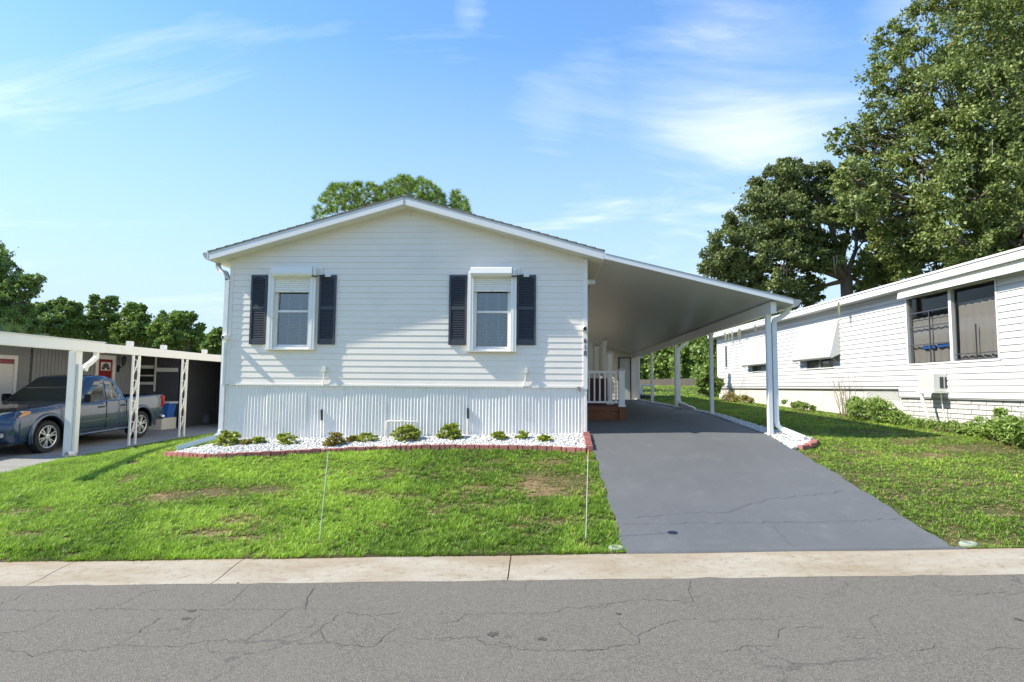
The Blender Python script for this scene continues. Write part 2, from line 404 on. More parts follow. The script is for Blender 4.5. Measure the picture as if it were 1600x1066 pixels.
def drive_mat():
    m = bpy.data.materials.new('sealed_driveway'); m.use_nodes = True; t = m.node_tree; b = t.nodes['Principled BSDF']
    v = coords(t, 'World')
    c = mixc(t, noise(t, v, 45, 4, .7), (.090, .094, .098), (.118, .121, .125))
    n1 = noise(t, v, .8, 6, .65); c = mixc(t, ramp(t, n1, ((.42, 0.0), (.7, .5))), c, (.135, .138, .14))
    mp_ = N(t, 'ShaderNodeMapping'); mp_.inputs['Scale'].default_value = (2.2, 1.4, 1); t.links.new(v, mp_.inputs[0])
    n2 = noise(t, mp_.outputs[0], 1.6, 5, .7); c = mixc(t, ramp(t, n2, ((.52, 0.0), (.72, .45))), c, (.155, .157, .158))
    mp2 = N(t, 'ShaderNodeMapping'); mp2.inputs['Scale'].default_value = (1.6, 3.2, 1); mp2.inputs['Rotation'].default_value = (0, 0, .9); t.links.new(v, mp2.inputs[0])
    n6 = noise(t, mp2.outputs[0], 2.2, 6, .8); c = mixc(t, ramp(t, n6, ((.60, 0.0), (.70, .45))), c, (.18, .18, .175))
    t.links.new(c, b.inputs['Base Color']); b.inputs['Roughness'].default_value = .62; b.inputs['Specular IOR Level'].default_value = .45
    bm_ = N(t, 'ShaderNodeBump'); bm_.inputs['Strength'].default_value = .45; bm_.inputs['Distance'].default_value = .006
    t.links.new(noise(t, v, 120, 4, .7), bm_.inputs['Height']); t.links.new(bm_.outputs[0], b.inputs['Normal']); return m
M['drive'] = drive_mat()
def conc_mat(name, a, bcol, stain, amt, ly=None):
    m = bpy.data.materials.new(name); m.use_nodes = True; t = m.node_tree; b = t.nodes['Principled BSDF']
    v = coords(t, 'World')
    c = mixc(t, noise(t, v, 60, 5, .7), a, bcol)
    mp_ = N(t, 'ShaderNodeMapping'); mp_.inputs['Scale'].default_value = (.5, 1.6, 1); t.links.new(v, mp_.inputs[0])
    n1 = noise(t, mp_.outputs[0], 1.5, 7, .7); c = mixc(t, ramp(t, n1, ((.40, 0.0), (.62, amt))), c, stain)
    n2 = noise(t, v, 14, 6, .75); c = mixc(t, ramp(t, n2, ((.53, 0.0), (.68, .5))), c, tuple(x*.45 for x in stain))
    n3 = noise(t, v, 4.5, 5, .7); c = mixc(t, ramp(t, n3, ((.6, 0.0), (.75, .5))), c, (stain[0]*.75, stain[1]*.7, stain[2]*.55))
    if ly:
        sp_ = N(t, 'ShaderNodeSeparateXYZ'); t.links.new(v, sp_.inputs[0])
        w_ = ramp(t, mathn(t, 'DIVIDE', mathn(t, 'SUBTRACT', sp_.outputs[1], ly), .3), ((0.0, 0.0), (.6, .35), (1.0, 1.0)))
        n9 = noise(t, mp_.outputs[0], 1.1, 6, .7); c = mixc(t, mathn(t, 'MULTIPLY', w_, ramp(t, n9, ((.38, 0.0), (.62, .75)))), c, (.31, .215, .12))
    t.links.new(c, b.inputs['Base Color']); b.inputs['Roughness'].default_value = .85; b.inputs['Specular IOR Level'].default_value = .3
    bm_ = N(t, 'ShaderNodeBump'); bm_.inputs['Strength'].default_value = .5; bm_.inputs['Distance'].default_value = .006
    t.links.new(noise(t, v, 90, 5, .7), bm_.inputs['Height']); t.links.new(bm_.outputs[0], b.inputs['Normal']); return m
M['concrete'] = conc_mat('gutter_concrete', (.28, .25, .205), (.42, .38, .31), (.25, .195, .125), .75, ly=6.42)
M['pad'] = conc_mat('carport_concrete', (.30, .29, .27), (.40, .385, .36), (.26, .235, .2), .6)
M['tar'] = mk('old_tar_spot', (.065, .058, .050), .9, .35, 40)
M['earth'] = mk('dark_earth', (.05, .030, .016), .95, .5, 30, .8, 60)
M['crack'] = mk('crack_fill', (.066, .060, .052), .95, .3, 20)

DX0, DX1 = .89, 4.39                          # driveway edges
xs = np.concatenate([[-1500, -600, -250, -120], np.linspace(-60, -18, 22), np.linspace(-17.5, 17.5, 141), np.linspace(18, 60, 22), [120, 250, 600, 1500]])
ys = np.concatenate([np.linspace(YB, 31, 163), np.linspace(31.6, 92, 60), [130, 250, 600, 1500]])
def in_drive(c): return (c[:, 0] > DX0+.12) & (c[:, 0] < DX1-.12) & (c[:, 1] < 29.0)
sheet(xs, ys, lambda X, Y: G(X, Y)-.012 - .06*((X > -16.1) & (X < -10.3) & (Y < 24)), 'lawn_ground', M['soil'], mask=lambda c: ~in_drive(c))
# street and the far verge behind the camera
rx = np.concatenate([[-1500, -400, -100, -40], np.linspace(-25, 25, 41), [40, 100, 400, 1500]])
sheet(rx, np.linspace(-1.4, 6.06, 12), lambda X, Y: roadz(X)+0*Y, 'road', M['asphalt'])
sheet(rx, np.array([-1500, -400, -100, -30, -10, -1.4]), lambda X, Y: roadz(X)+0*Y-.01, 'far_verge', M['soil'])
# driveway, following the ground, with its left and right edges slightly ragged
dxs = np.linspace(DX0, DX1, 25); dys = np.linspace(YB-.01, 29.9, 180)
def dz(X, Y): return G(X, Y)+.014
X_, Y_ = np.meshgrid(dxs, dys, indexing='ij')
wob = .015*np.sin(Y_*5.1)+.012*np.sin(Y_*13.7+1)
Xw = X_ + wob*((X_ < DX0+.01)*1.0 - (X_ > DX1-.01)*1.0)
Zd = dz(Xw, Y_); Y_ = Y_.copy(); Y_[:, 0] = Y_[:, 1]-.004; Y_[:, 1] = YB-.012; Y_[:, 0] = YB-.014; Zd[:, 1] = dz(Xw, Y_)[:, 1]; Zd[:, 0] = Zd[:, 1]-.09
V = np.stack([Xw, Y_, Zd], -1).reshape(-1, 3); n_, m_ = X_.shape
i_, j_ = np.meshgrid(np.arange(n_-1), np.arange(m_-1), indexing='ij'); a_ = (i_*m_+j_).ravel()
drive = np_mesh('driveway', V, np.stack([a_, a_+m_, a_+m_+1, a_+1], -1), M['drive'], kind='structure', smooth=True)
# gutter: sections of concrete with open joints
gut = empty('gutter_kerb', (0, 6.4, 0)); gut['kind'] = 'structure'
joints = [-27.8, -24.9, -22, -19.1, -16.2, -13.1, -10.2, -7.35, -5.2, -3.28, -.34, 2.55, 5.45, 8.4, 11.3, 14.2, 17.1, 20, 23, 26]
prof = [(6.02, -.10), (6.02, .002), (6.10, .004), (6.22, .010), (6.34, .030), (6.44, .042), (6.54, .052), (6.64, .057), (YB, .057), (YB, -.10)]
for a, b in zip(joints[:-1], joints[1:]):
    mb = MB(); k = 6
    loops = []
    for i in range(k+1):
        x = a + .006 + (b-a-.012)*i/k
        loops.append([(x, y, float(roadz(x)) + z + (.003*math.sin(x*3) if 0 < q < 9 else 0)) for q, (y, z) in enumerate(prof)])
    mb.ring(loops); n = len(prof)
    mb.f.append(tuple(reversed(range(n)))); mb.f.append(tuple(k*n+i for i in range(n)))
    mb.build('kerb_section', M['concrete'], gut)
mb = MB(); mb.box(-28, 26, 6.05, 6.69, -.62, -.60)
# dark earth seen in the joints
V_ = []; loops = []
for x in np.linspace(-28, 26, 40): loops.append([(x, 6.03, roadz(x)-.03), (x, 6.3, roadz(x)-.02), (x, YB-.01, roadz(x)+.045)])
MB().ring(loops, close=False).build('joint_earth', M['crack'], gut)
V_ = [[(x, YB-.004, float(curbz(x))+.006), (x, YB+.085, g(x, YB+.085)+.004)] for x in np.linspace(-24, DX0-.02, 90)]
MB().ring(V_, close=False).build('soil_edge', M['earth'], gut)
V_ = [[(x, YB-.004, float(curbz(x))+.006), (x, YB+.06, g(x, YB+.06)+.004)] for x in np.linspace(DX1+.02, 24, 90)]
MB().ring(V_, close=False).build('soil_edge', M['earth'], gut)
# cracks: narrow dark ribbons lying on the paving
def crack(pts, w, name, parent, lift, off=(0, 0), scale=1.0, seed=0):
    rs = np.random.RandomState(seed); P = []
    q = [Vector((off[0]+a/scale, off[1]+b/scale)) for a, b in pts]
    for a, b in zip(q[:-1], q[1:]):
        n = max(2, int((b-a).length/3)); L_ = (b-a).length; ph = rs.uniform(0, 6.28, 3); am = min(2.2, L_*.07)
        for i in range(n):
            c = a.lerp(b, i/n); e = math.sin(math.pi*i/n)**.5
            w1 = am*e*(math.sin(i*.9+ph[0])*.5+math.sin(i*.37+ph[1])*.8); w2 = am*e*.6*(math.sin(i*.7+ph[2])+.5*math.sin(i*1.9+ph[0]))
            P.append((c.x+w1+rs.uniform(-.5, .5), c.y+w2*.8+rs.uniform(-.5, .5)))
    P.append((q[-1].x, q[-1].y)); W3 = [onG(x, min(y, 1120)) for x, y in P]
    L = []
    for i, p in enumerate(W3):
        d = (W3[min(i+1, len(W3)-1)]-W3[max(i-1, 0)]); d.z = 0; d.normalize(); s = Vector((-d.y, d.x, 0))*w*rs.uniform(.25, 1.25)*.5
        if i in (0, len(W3)-1): s *= .3
        L.append([p+s+Vector((0, 0, lift)), p-s+Vector((0, 0, lift))])
    return MB().ring(L, close=False).build(name, M['crack'], parent)
road_o = bpy.data.objects['road']
C1 = [[(0, 785), (200, 790), (300, 785), (440, 780), (540, 785), (760, 785), (900, 782), (1190, 785), (1250, 780)],
      [(0, 945), (80, 948), (130, 968), (220, 942), (340, 945), (460, 925), (560, 860), (630, 815)],
      [(465, 925), (700, 930), (800, 905), (960, 905), (1040, 855), (1130, 790)], [(860, 770), (900, 755), (960, 700), (985, 684)],
      [(1190, 785), (1200, 735), (1240, 695)], [(0, 875), (100, 870), (220, 810)], [(0, 765), (110, 715), (190, 694)], [(400, 790), (470, 765), (560, 720), (660, 700)], [(650, 870), (700, 860), (790, 800)]]
C2 = [[(0, 785), (70, 770), (75, 735), (100, 700)], [(215, 795), (340, 810), (430, 795)], [(215, 795), (125, 855), (130, 880), (150, 915), (330, 932), (370, 895), (420, 860), (440, 850)],
      [(600, 838), (660, 830), (690, 805), (800, 800), (960, 800), (1040, 795), (1090, 775), (1200, 780), (1320, 750)], [(500, 900), (730, 895), (770, 920), (960, 945), (1200, 945), (1310, 920)]]
C3 = [[(0, 712), (160, 690), (225, 680)], [(225, 680), (420, 688), (400, 645), (410, 612)], [(0, 862), (100, 860), (160, 845), (225, 840), (220, 810), (280, 780), (330, 760), (430, 748)],
      [(470, 760), (560, 750), (720, 752)], [(510, 875), (620, 845), (720, 850)], [(720, 820), (725, 790), (750, 780)], [(780, 785), (820, 775), (880, 785)], [(960, 815), (1050, 820)],
      [(1195, 868), (1240, 858), (1275, 855), (1282, 840)], [(1460, 862), (1530, 852), (1600, 860)], [(1080, 795), (1045, 750), (1080, 732)], [(1330, 665), (1440, 660), (1545, 652)], [(150, 760), (200, 805), (220, 812)]]
sd = 0
for grp, off, s in ((C1, (0, 640), 2.502), (C2, (450, 640), 2.502), (C3, (900, 640), 2.286)):
    for c in grp:
        sd += 1; crack(c, .005, 'crack', road_o, .004, off, s, sd)
D3 = [[(205, 392), (330, 382), (400, 372), (540, 375), (600, 350), (690, 325), (830, 312), (960, 295)], [(165, 415), (560, 410), (880, 408), (1180, 395)], [(700, 420), (740, 460), (785, 500)]]
for c in D3: sd += 1; crack(c, .006, 'crack', drive, .018, (900, 640), 2.286, sd)
for c in [[(50, 30), (90, 60)]]: pass
for k, (px, py, w_) in enumerate(((300, 955, .05), (291, 967, .04), (771, 991, .05), (847, 998, .042), (967, 959, .03), (1592, 968, .04), (372, 911, .02), (246, 884, .02))):
    p = onG(px, py, .004); rq = np.random.RandomState(k+60)
    MB().face([(p.x+math.cos(a)*w_*rq.uniform(.5, 1.1), p.y+math.sin(a)*w_*rq.uniform(.5, 1.1), p.z) for a in np.linspace(0, 6.28, 12)[:-1]]).build('tar_spot', M['tar'], road_o)
# neighbour's concrete pad
pad = sheet(np.linspace(-16, -10.05, 13), np.linspace(YB-.01, 23, 60), lambda X, Y: G(X, Y)+.01, 'neighbour_driveway', M['pad'])
# ------------------------------------------------------------------ the white house
XL = onY(358, 500, FY).x; XR = onY(917, 500, FY).x; HB = 28.2           # side walls and back
ZS = 1.93                                                                # bottom of the siding
RY = FY - .30                                                            # rake trim plane
pk = onY(631, 320, RY); el = onY(327, 405, RY); er = onY(943, 408, RY)
XP = pk.x; ZP = pk.z
XE0, XE1 = el.x, er.x
sL = (ZP-el.z)/(XP-XE0); sR = (ZP-er.z)/(XE1-XP); SLP = (sL+sR)/2
def zsof(x): return ZP - SLP*abs(x-XP)                                   # underside of the roof
house = empty('mobile_home', ((XL+XR)/2, FY, .88), 'white double-wide mobile home with gabled front, dark shutters and corrugated skirting', 'house')
TH = .20
# roof: two decks with shingle courses stepping down, seen edge-on from the street
for sgn, xe in ((-1, XE0), (1, XE1)):
    a = (XP, ZP); b = (xe, zsof(xe))
    mb = MB()
    A = [(a[0], RY+.02, a[1]), (b[0], RY+.02, b[1]), (b[0], RY+.02, b[1]+TH-.03), (a[0], RY+.02, a[1]+TH-.03)]
    B = [(x, HB+.3, z) for x, y, z in A]
    mb.hexa(A, B).build('roof_deck', M['soffit'], house)
    nc = 22; mb = MB()
    for i in range(nc):
        t0 = i/nc; t1 = (i+1)/nc
        x0 = XP+(xe-XP)*t0; x1 = XP+(xe+sgn*.03-XP)*t1
        z0 = zsof(x0)+TH-.028; z1 = ZP-SLP*abs(x1-XP)+TH-.028
        P = [(x0, z0), (x1, z1), (x1, z1+.026), (x0, z0+.010)]
        mb.hexa([(x, RY-.035, z) for x, z in P], [(x, HB+.33, z) for x, z in P])
    mb.build('shingle_roof', M['shingle'], house, kind='stuff')
    # rake trim: a lower bright board and a thinner upper drip band, slightly set back
    for nm, zb, zt, y0, mt in (('rake_board', 0, .115, RY-.025, M['rake']), ('drip_band', .115, TH-.004, RY-.008, M['rake'])):
        P = [(XP, ZP+zb), (xe, zsof(xe)+zb), (xe, zsof(xe)+zt), (XP, ZP+zt)]
        MB().hexa([(x, y0, z) for x, z in P], [(x, RY+.018, z) for x, z in P]).build(nm, mt, house, bevel=.004)
MB().box(XP-.012, XP+.012, RY-.03, RY-.02, ZP-.01, ZP+TH).build('ridge_cap', M['galv'], house)
MB().box(XP+.06, XP+.10, FY-.02, FY-.004, ZP-.16, ZP-.05).build('gable_clip', M['soffit'], house)
# eave fascias along the sides
MB().box(XE0-.015, XE0+.005, RY-.02, HB+.3, zsof(XE0)-.002, zsof(XE0)+TH-.04).build('eave_fascia', M['rake'], house)
MB().box(XE1-.005, XE1+.015, RY-.02, HB+.3, zsof(XE1)-.002, zsof(XE1)+TH-.04).build('eave_fascia', M['rake'], house)
# window openings on the facade (x0,x1,z0,z1)
def rect(px0, py0, px1, py1, Y=FY):
    a = onY(px0, py1, Y); b = onY(px1, py0, Y); return a.x, b.x, a.z, b.z
WIN = [rect(428, 432, 487, 542), rect(740, 432, 798, 545)]
EXPO = .1245; LIP = .008
def board(mb, x0, x1, z0, z1, y, top=None, lip=LIP):
    """one lap: lower edge stands proud; clipped by the roof line when top is given"""
    pts = [(x0, z0), (x1, z0), (x1, z1), (x0, z1)]
    def yy(z): return y - lip*(1-(z-z0)/(EXPO+1e-9)) - .002
    fr = []; 
    poly = pts if top is None else clip(pts, top)
    if len(poly) < 3: return False
    mb.hexa([(x, yy(z), z) for x, z in poly], [(x, y+.004, z) for x, z in poly]); return True
def clip(poly, zf):
    # clip polygon below the two roof lines
    for s in (-1, 1):
        def d(p): return (ZP - SLP*s*(p[0]-XP)) - p[1]
        out = []
        for i in range(len(poly)):
            a, b = poly[i], poly[(i+1) % len(poly)]; da, db = d(a), d(b)
            if da >= 0: out.append(a)
            if (da >= 0) != (db >= 0):
                t = da/(da-db); out.append((a[0]+(b[0]-a[0])*t, a[1]+(b[1]-a[1])*t))
        poly = out
        if len(poly) < 3: return []
    return poly
k = 0; z = ZS
while z < ZP:
    segs = [(XL+.055, XR-.075)]
    for (a, b, c, d) in WIN:
        if z < d+.0 and z+EXPO > c-.0:
            new = []
            for s0, s1 in segs:
                if a > s0 and b < s1: new += [(s0, a-.03), (b+.03, s1)]
                else: new.append((s0, s1))
            segs = new
    for s0, s1 in segs:
        mb = MB()
        if board(mb, s0, s1, z, z+EXPO-.0015, FY, top=True): mb.build('siding_board', M['siding'], house)
    z += EXPO; k += 1
# wall core with real openings
def core(mb, x0, x1, z0, z1, y0, y1, holes):
    xs_ = sorted({x0, x1, *[h[0] for h in holes], *[h[1] for h in holes]}); zs_ = sorted({z0, z1, *[h[2] for h in holes], *[h[3] for h in holes]})
    for a, b in zip(xs_[:-1], xs_[1:]):
        for c, d in zip(zs_[:-1], zs_[1:]):
            mx, mz = (a+b)/2, (c+d)/2
            if any(h[0] < mx < h[1] and h[2] < mz < h[3] for h in holes): continue
            mb.box(a, b, y0, y1, c, d)
mb = MB(); core(mb, XL+.004, XR-.004, ZS-.02, zsof(XL)-.02, FY+.006, FY+.12, WIN)
P = [(XL+.004, zsof(XL)-.02), (XR-.004, zsof(XL)-.02), (XR-.004, zsof(XR)-.004), (XP, ZP-.004), (XL+.004, zsof(XL)-.004)]
mb.hexa([(x, FY+.006, z) for x, z in P], [(x, FY+.12, z) for x, z in P])
mb.box(XL+.004, XL+.1, FY+.12, HB, ZS-.02, zsof(XL)-.02).box(XR-.1, XR-.004, FY+.12, HB, ZS-.02, zsof(XR)-.02)
mb.box(XL+.1, XR-.1, HB-.1, HB, ZS-.02, zsof(XL)+.3)
mb.box(XL+.1, XR-.1, FY+.12, HB-.1, ZS-.15, ZS-.02)
mb.build('wall', M['siding'], house)
# lap siding on the long sides (seen from beside the house)
for xw, s in ((XL, -1), (XR, 1)):
    mb = MB(); z = ZS; zt = zsof(xw)-.01
    while z < zt-.02:
        z1 = min(z+EXPO, zt)
        P = [(xw+s*.011, z), (xw+s*.001, z1), (xw-s*.003, z1), (xw-s*.003, z)]
        mb.hexa([(x, FY+.03, q) for x, q in P], [(x, HB, q) for x, q in P]); z += EXPO
    mb.build('side_siding', M['siding'], house, kind='stuff')
# corner posts
MB().box(XL-.012, XL+.06, FY-.022, FY+.06, ZS-.02, zsof(XL)-.004).build('corner_trim', M['trim'], house, bevel=.004)
MB().box(XR-.078, XR+.013, FY-.022, FY+.06, ZS-.06, zsof(XR)-.004).build('corner_trim', M['trim'], house, bevel=.004)
MB().box(XL+.062, XR-.08, FY-.024, FY+.004, ZS-.035, ZS-.001).build('starter_strip', M['trim'], house)
# dark room behind each window
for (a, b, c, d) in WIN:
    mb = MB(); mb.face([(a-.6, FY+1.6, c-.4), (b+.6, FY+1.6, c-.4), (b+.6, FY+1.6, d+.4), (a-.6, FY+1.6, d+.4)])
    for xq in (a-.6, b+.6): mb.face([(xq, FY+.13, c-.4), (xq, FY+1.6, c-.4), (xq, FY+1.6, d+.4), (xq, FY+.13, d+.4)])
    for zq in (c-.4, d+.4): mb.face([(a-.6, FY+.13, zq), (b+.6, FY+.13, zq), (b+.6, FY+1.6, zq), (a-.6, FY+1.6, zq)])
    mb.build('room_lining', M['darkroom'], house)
# windows
def window(idx, r, zmid, zroll, boxr):
    a, b, c, d = r
    w = MB()
    fw = .055
    for (x0, x1, z0, z1) in ((a-.005, a+fw, c, d), (b-fw, b+.005, c, d), (a+fw, b-fw, c, c+.045), (a+fw, b-fw, zmid-.022, zmid+.022), (a+fw, b-fw, d-.04, d)):
        w.box(x0, x1, FY+.008, FY+.07, z0, z1)
    win = w.build('window', M['trim'], house, bevel=.003, label=('window with partly lowered roller shutter, left of the facade', 'window with partly lowered roller shutter, right of the facade')[idx])
    MB().box(a+fw-.004, b-fw+.004, FY+.052, FY+.056, zmid+.018, d-.03).build('upper_pane', M['glasswin'], win)
    MB().box(a+fw-.004, b-fw+.004, FY+.036, FY+.040, c+.04, zmid-.018).build('lower_pane', M['glasswin'], win)
    # venetian blind
    mb = MB(); z = c+.05; n = 0
    while z < zroll+.02:
        mb.hexa([(a+.03, FY+.100, z+.006), (b-.03, FY+.100, z+.006), (b-.03, FY+.1015, z+.009), (a+.03, FY+.1015, z+.009)],
                [(a+.03, FY+.135, z-.004), (b-.03, FY+.135, z-.004), (b-.03, FY+.1355, z-.0015), (a+.03, FY+.1355, z-.0015)]); z += .060; n += 1
    for q in (.33, .66): mb.box(a+(b-a)*q-.006, a+(b-a)*q+.006, FY+.092, FY+.094, c+.05, zroll+.03)
    mb.build('blind', M['blind'], win)
    # roller shutter: side channels, hood box, lowered slats, sill
    for x0, x1 in ((a-.125, a-.006), (b+.006, b+.125)):
        MB().box(x0, x1, FY-.095, FY+.02, c-.05, d+.10).build('shutter_channel', M['rollbox'], win, bevel=.004)
        MB().box(x0+.05, x1-.05, FY-.099, FY-.094, c-.04, d+.02).build('channel_groove', M['alutrim'], win)
    MB().box(a-.006, b+.006, FY-.055, FY+.01, c-.05, c-.004).build('sill', M['rollbox'], win, bevel=.004)
    MB().box(a-.13, b+.13, FY-.10, FY+.015, c-.066, c-.052).build('sill_flashing', M['soffit'], win)
    x0, x1, z0, z1 = boxr
    bx = [(x0, FY-.012, z0), (x0, FY-.19, z0+.015), (x0, FY-.215, z0+.06), (x0, FY-.20, z1-.015), (x0, FY-.16, z1), (x0, FY-.012, z1)]
    MB().hexa(bx, [(x1, y, z) for x, y, z in bx]).build('roll_box', M['rollbox'], win, bevel=.004)
    MB().box(x0-.02, x1+.16, FY-.03, FY-.011, z0+.0, z1+.02).build('box_backplate', M['trim'], win)
    mb = MB(); z = zroll; 
    while z < z0+.02:
        mb.hexa([(a-.005, FY-.045, z), (a-.005, FY-.058, z+.012), (a-.005, FY-.058, z+.032), (a-.005, FY-.045, z+.045), (a-.005, FY-.038, z+.045), (a-.005, FY-.038, z)],
                [(b+.005, FY-.045, z), (b+.005, FY-.058, z+.012), (b+.005, FY-.058, z+.032), (b+.005, FY-.045, z+.045), (b+.005, FY-.038, z+.045), (b+.005, FY-.038, z)])
        z += .046
    mb.build('roller_slats', M['rollbox'], win)
    MB().tube([((a+b)/2, FY-.062, zroll+.022), ((a+b)/2, FY-.05, zroll+.022)], .009, 8).build('lock_pin', M['black'], win)
    # crank bracket to the right of the box
    MB().box(x1+.004, x1+.075, FY-.17, FY-.02, z0+.03, z1-.01).build('gear_case', M['alutrim'], win, bevel=.006)
    MB().tube([(x1-.02, FY-.17, z0+.015), (x1+.05, FY-.17, z0-.005), (x1+.14, FY-.12, z0+.03), (x1+.24, FY-.06, z0+.05)], .012, 8).build('crank_arm', M['black'], win)
    MB().box(x1+.22, x1+.34, FY-.075, FY-.014, z0+.015, z0+.065).build('crank_catch', M['alutrim'], win, bevel=.004)
    return win
window(0, WIN[0], onY(457, 487, FY+.05).z, onY(457, 457, FY-.05).z, (*rect(423, 416, 488, 432, FY-.19)[:2], *rect(423, 416, 488, 432, FY-.19)[2:]))
window(1, WIN[1], onY(769, 488, FY+.05).z, onY(769, 456, FY-.05).z, (*rect(735, 417, 800, 432, FY-.19)[:2], *rect(735, 417, 800, 432, FY-.19)[2:]))
# a chair back standing inside the right window, and a lamp
a, b, c, d = WIN[1]
MB().tube([(b-.24+.22*math.sin(t*.5), FY+.26, c+.02+.30*math.sin(t*math.pi/2)*1.0) for t in np.linspace(0, 1, 10)], .016, 8).build('chair_back', M['trim'], house)
# louvered shutters
for i, (px0, py0, px1, py1) in enumerate(((389, 430, 418.5, 538), (496, 430, 526, 538), (700.5, 430, 730, 539), (807, 430, 837.5, 539))):
    x0, x1, z0, z1 = rect(px0, py0, px1, py1, FY-.03)
    y0, y1 = FY-.045, FY-.013; st = .042; zm = z0+(z1-z0)*.52
    mb = MB().box(x0, x0+st, y0, y1, z0, z1).box(x1-st, x1, y0, y1, z0, z1)
    for q0, q1 in ((z0, z0+.11), (zm-.03, zm+.035)): mb.box(x0+st, x1-st, y0+.003, y1, q0, q1)
    # arched top rail
    T = [(x0+st, z1), (x1-st, z1)] + [(x1-st-(x1-x0-2*st)*t, z1-.085+.05*math.sin(math.pi*t)) for t in np.linspace(0, 1, 9)]
    mb.hexa([(x, y0+.003, z) for x, z in T], [(x, y1, z) for x, z in T])
    sh = mb.build('window_shutter', M['shutter'], house, bevel=.0025)
    mb = MB()
    for q0, q1 in ((z0+.11, zm-.03), (zm+.035, z1-.03)):
        n = int((q1-q0)/.034)
        for k in range(n):
            z = q0+(q1-q0)*k/n
            if q1 > zm+.2 and z > z1-.08: continue
            mb.hexa([(x0+st, y1-.003, z+.036), (x0+st, y1-.003, z+.028), (x0+st, y0+.006, z+.002), (x0+st, y0+.006, z+.010)],
                    [(x1-st, y1-.003, z+.036), (x1-st, y1-.003, z+.028), (x1-st, y0+.006, z+.002), (x1-st, y0+.006, z+.010)])
    mb.box(x0+st, x1-st, y1-.002, y1+.002, z0+.1, z1-.02)
    mb.build('louvers', M['shutter'], sh)
# corrugated skirting, in overlapping panels
pw = .82; x = XL+.02; k = 0; ZT = ZS-.036
while x < XR-.04:
    xe = min(x+pw, XR-.03); V = []; n = int((xe+.03-x)/.0085)
    yb = FY+.014 - .003*(k % 2); rs = np.random.RandomState(k+3); amp = .0115*rs.uniform(.75, 1.1); ph = rs.uniform(0, 6)
    tl = rs.uniform(-.004, .004)
    rows = 5
    for r in range(rows):
        for i in range(n+1):
            xx = x + (xe+.03-x)*i/n; s = (xx-XL)/.0655*2*math.pi + ph*.0
            yq = yb - amp*(.62*math.sin(s)+.24*math.sin(3*s)*(-1)) + tl*math.sin(r*1.3+k) + .004*math.sin(xx*3.1+k)
            zb = g(xx, FY)-.08; V.append((xx, yq, zb+(ZT-zb)*r/(rows-1)))
    I, J = np.meshgrid(np.arange(rows-1), np.arange(n), indexing='ij'); A = (I*(n+1)+J).ravel()
    np_mesh('skirting_panel', np.array(V), np.stack([A, A+1, A+n+2, A+n+1], -1), M['skirt'], parent=house, smooth=True)
    x = xe; k += 1
    if xe >= XR-.031: break
MB().box(XR-.045, XR+.004, FY-.012, FY+.05, g(XR, FY)-.08, ZS-.06).build('skirting_corner', M['skirt'], house, bevel=.006)
MB().box(XL-.004, XL+.03, FY-.012, FY+.05, g(XL, FY)-.15, ZS-.03).build('skirting_corner', M['skirt'], house, bevel=.006)
mb = MB()
for xw in (XL+.01, XR-.03): mb.box(xw, xw+.02, FY+.05, HB, .3, ZS-.02)
mb.box(XL+.03, XR-.03, FY+.045, FY+.05, g(XL, FY)-.1, ZS-.02).build('side_skirting', M['skirt'], house)
# skirting hatch handles with a pipe below, and the small wall boxes with conduit
for px, py0, py1 in ((502.5, 640, 657), (731, 638, 654)):
    a = onY(px, py0, FY-.01); b = onY(px, py1, FY-.01)
    hnd = MB().tube([a, b], .019, 10).build('pipe_cap', M['black'], house)
    MB().tube([b, (b.x, b.y, g(b.x, FY)-.02)], .013, 8).build('drain_pipe', M['pvc'], house)
for px, py in ((507.5, 577), (822, 579.5)):
    a = onY(px, py, FY-.03)
    bx = MB().box(a.x-.035, a.x+.035, FY-.075, FY-.006, a.z-.055, a.z+.055).build('outlet_box', M['pvc'], house, bevel=.006)
    dx = -.02 if px < 600 else -.06
    MB().tube([(a.x-.01, FY-.035, a.z-.05), (a.x-.01, FY-.035, a.z-.17), (a.x+dx, FY-.03, a.z-.32)], .010, 8).build('conduit', M['pvc'], bx)
a = onY(906, 609, FY-.04)
fc = MB().tube([(a.x-.02, FY+.02, a.z+.02), (a.x-.02, FY-.05, a.z+.02), (a.x, FY-.07, a.z-.04)], .012, 8).build('hose_bib', M['rust'], house)
MB().tube([(a.x-.05, FY-.05, a.z+.045), (a.x+.01, FY-.05, a.z+.045)], .008, 6).build('handle', M['rust'], fc)
# grey vent stain line on the siding is left to the material; white camera on each corner
def camera_ball(px, py, lab, aim):
    c = onY(px, py, FY-.10)
    r = empty('security_camera', (c.x, FY-.022, c.z), lab, 'camera', 'security cameras on the house corners')
    mb = MB(); mb.tube([(c.x, FY-.022, c.z), (c.x, FY-.035, c.z), (c.x, FY-.06, c.z)], [.045, .045, .03], 14).build('mount', M['trim'], r, smooth=False)
    d = Vector(aim).normalized(); c0 = Vector((c.x, FY-.085, c.z))
    prof_ = [(-.055, .012), (-.05, .035), (-.03, .052), (0, .058), (.04, .056), (.062, .05), (.066, .044)]
    MB().tube([c0+d*t for t, _ in prof_], [q for _, q in prof_], 18).build('housing', M['trim'], r, smooth=True)
    le = MB().tube([c0+d*.060, c0+d*.0675], [.040, .038], 18).build('lens_face', M['black'], r)
    MB().tube([c0+d*.067, c0+d*.071], [.016, .013], 12).build('lens', M['glasscar'], le)
camera_ball(352, 527, 'small round white security camera above the conduit on the left corner of the white house', (-.5, -1, -.1))
camera_ball(911.5, 513.5, 'small round white security camera above the house number', (.55, -1, -.15))
p0 = onY(350.5, 534, FY-.04); p1 = onY(348.5, 601, FY-.04)
MB().tube([p0, (p0.x, p0.y, p1.z)], .024, 8).build('camera_conduit', M['trim'], house)
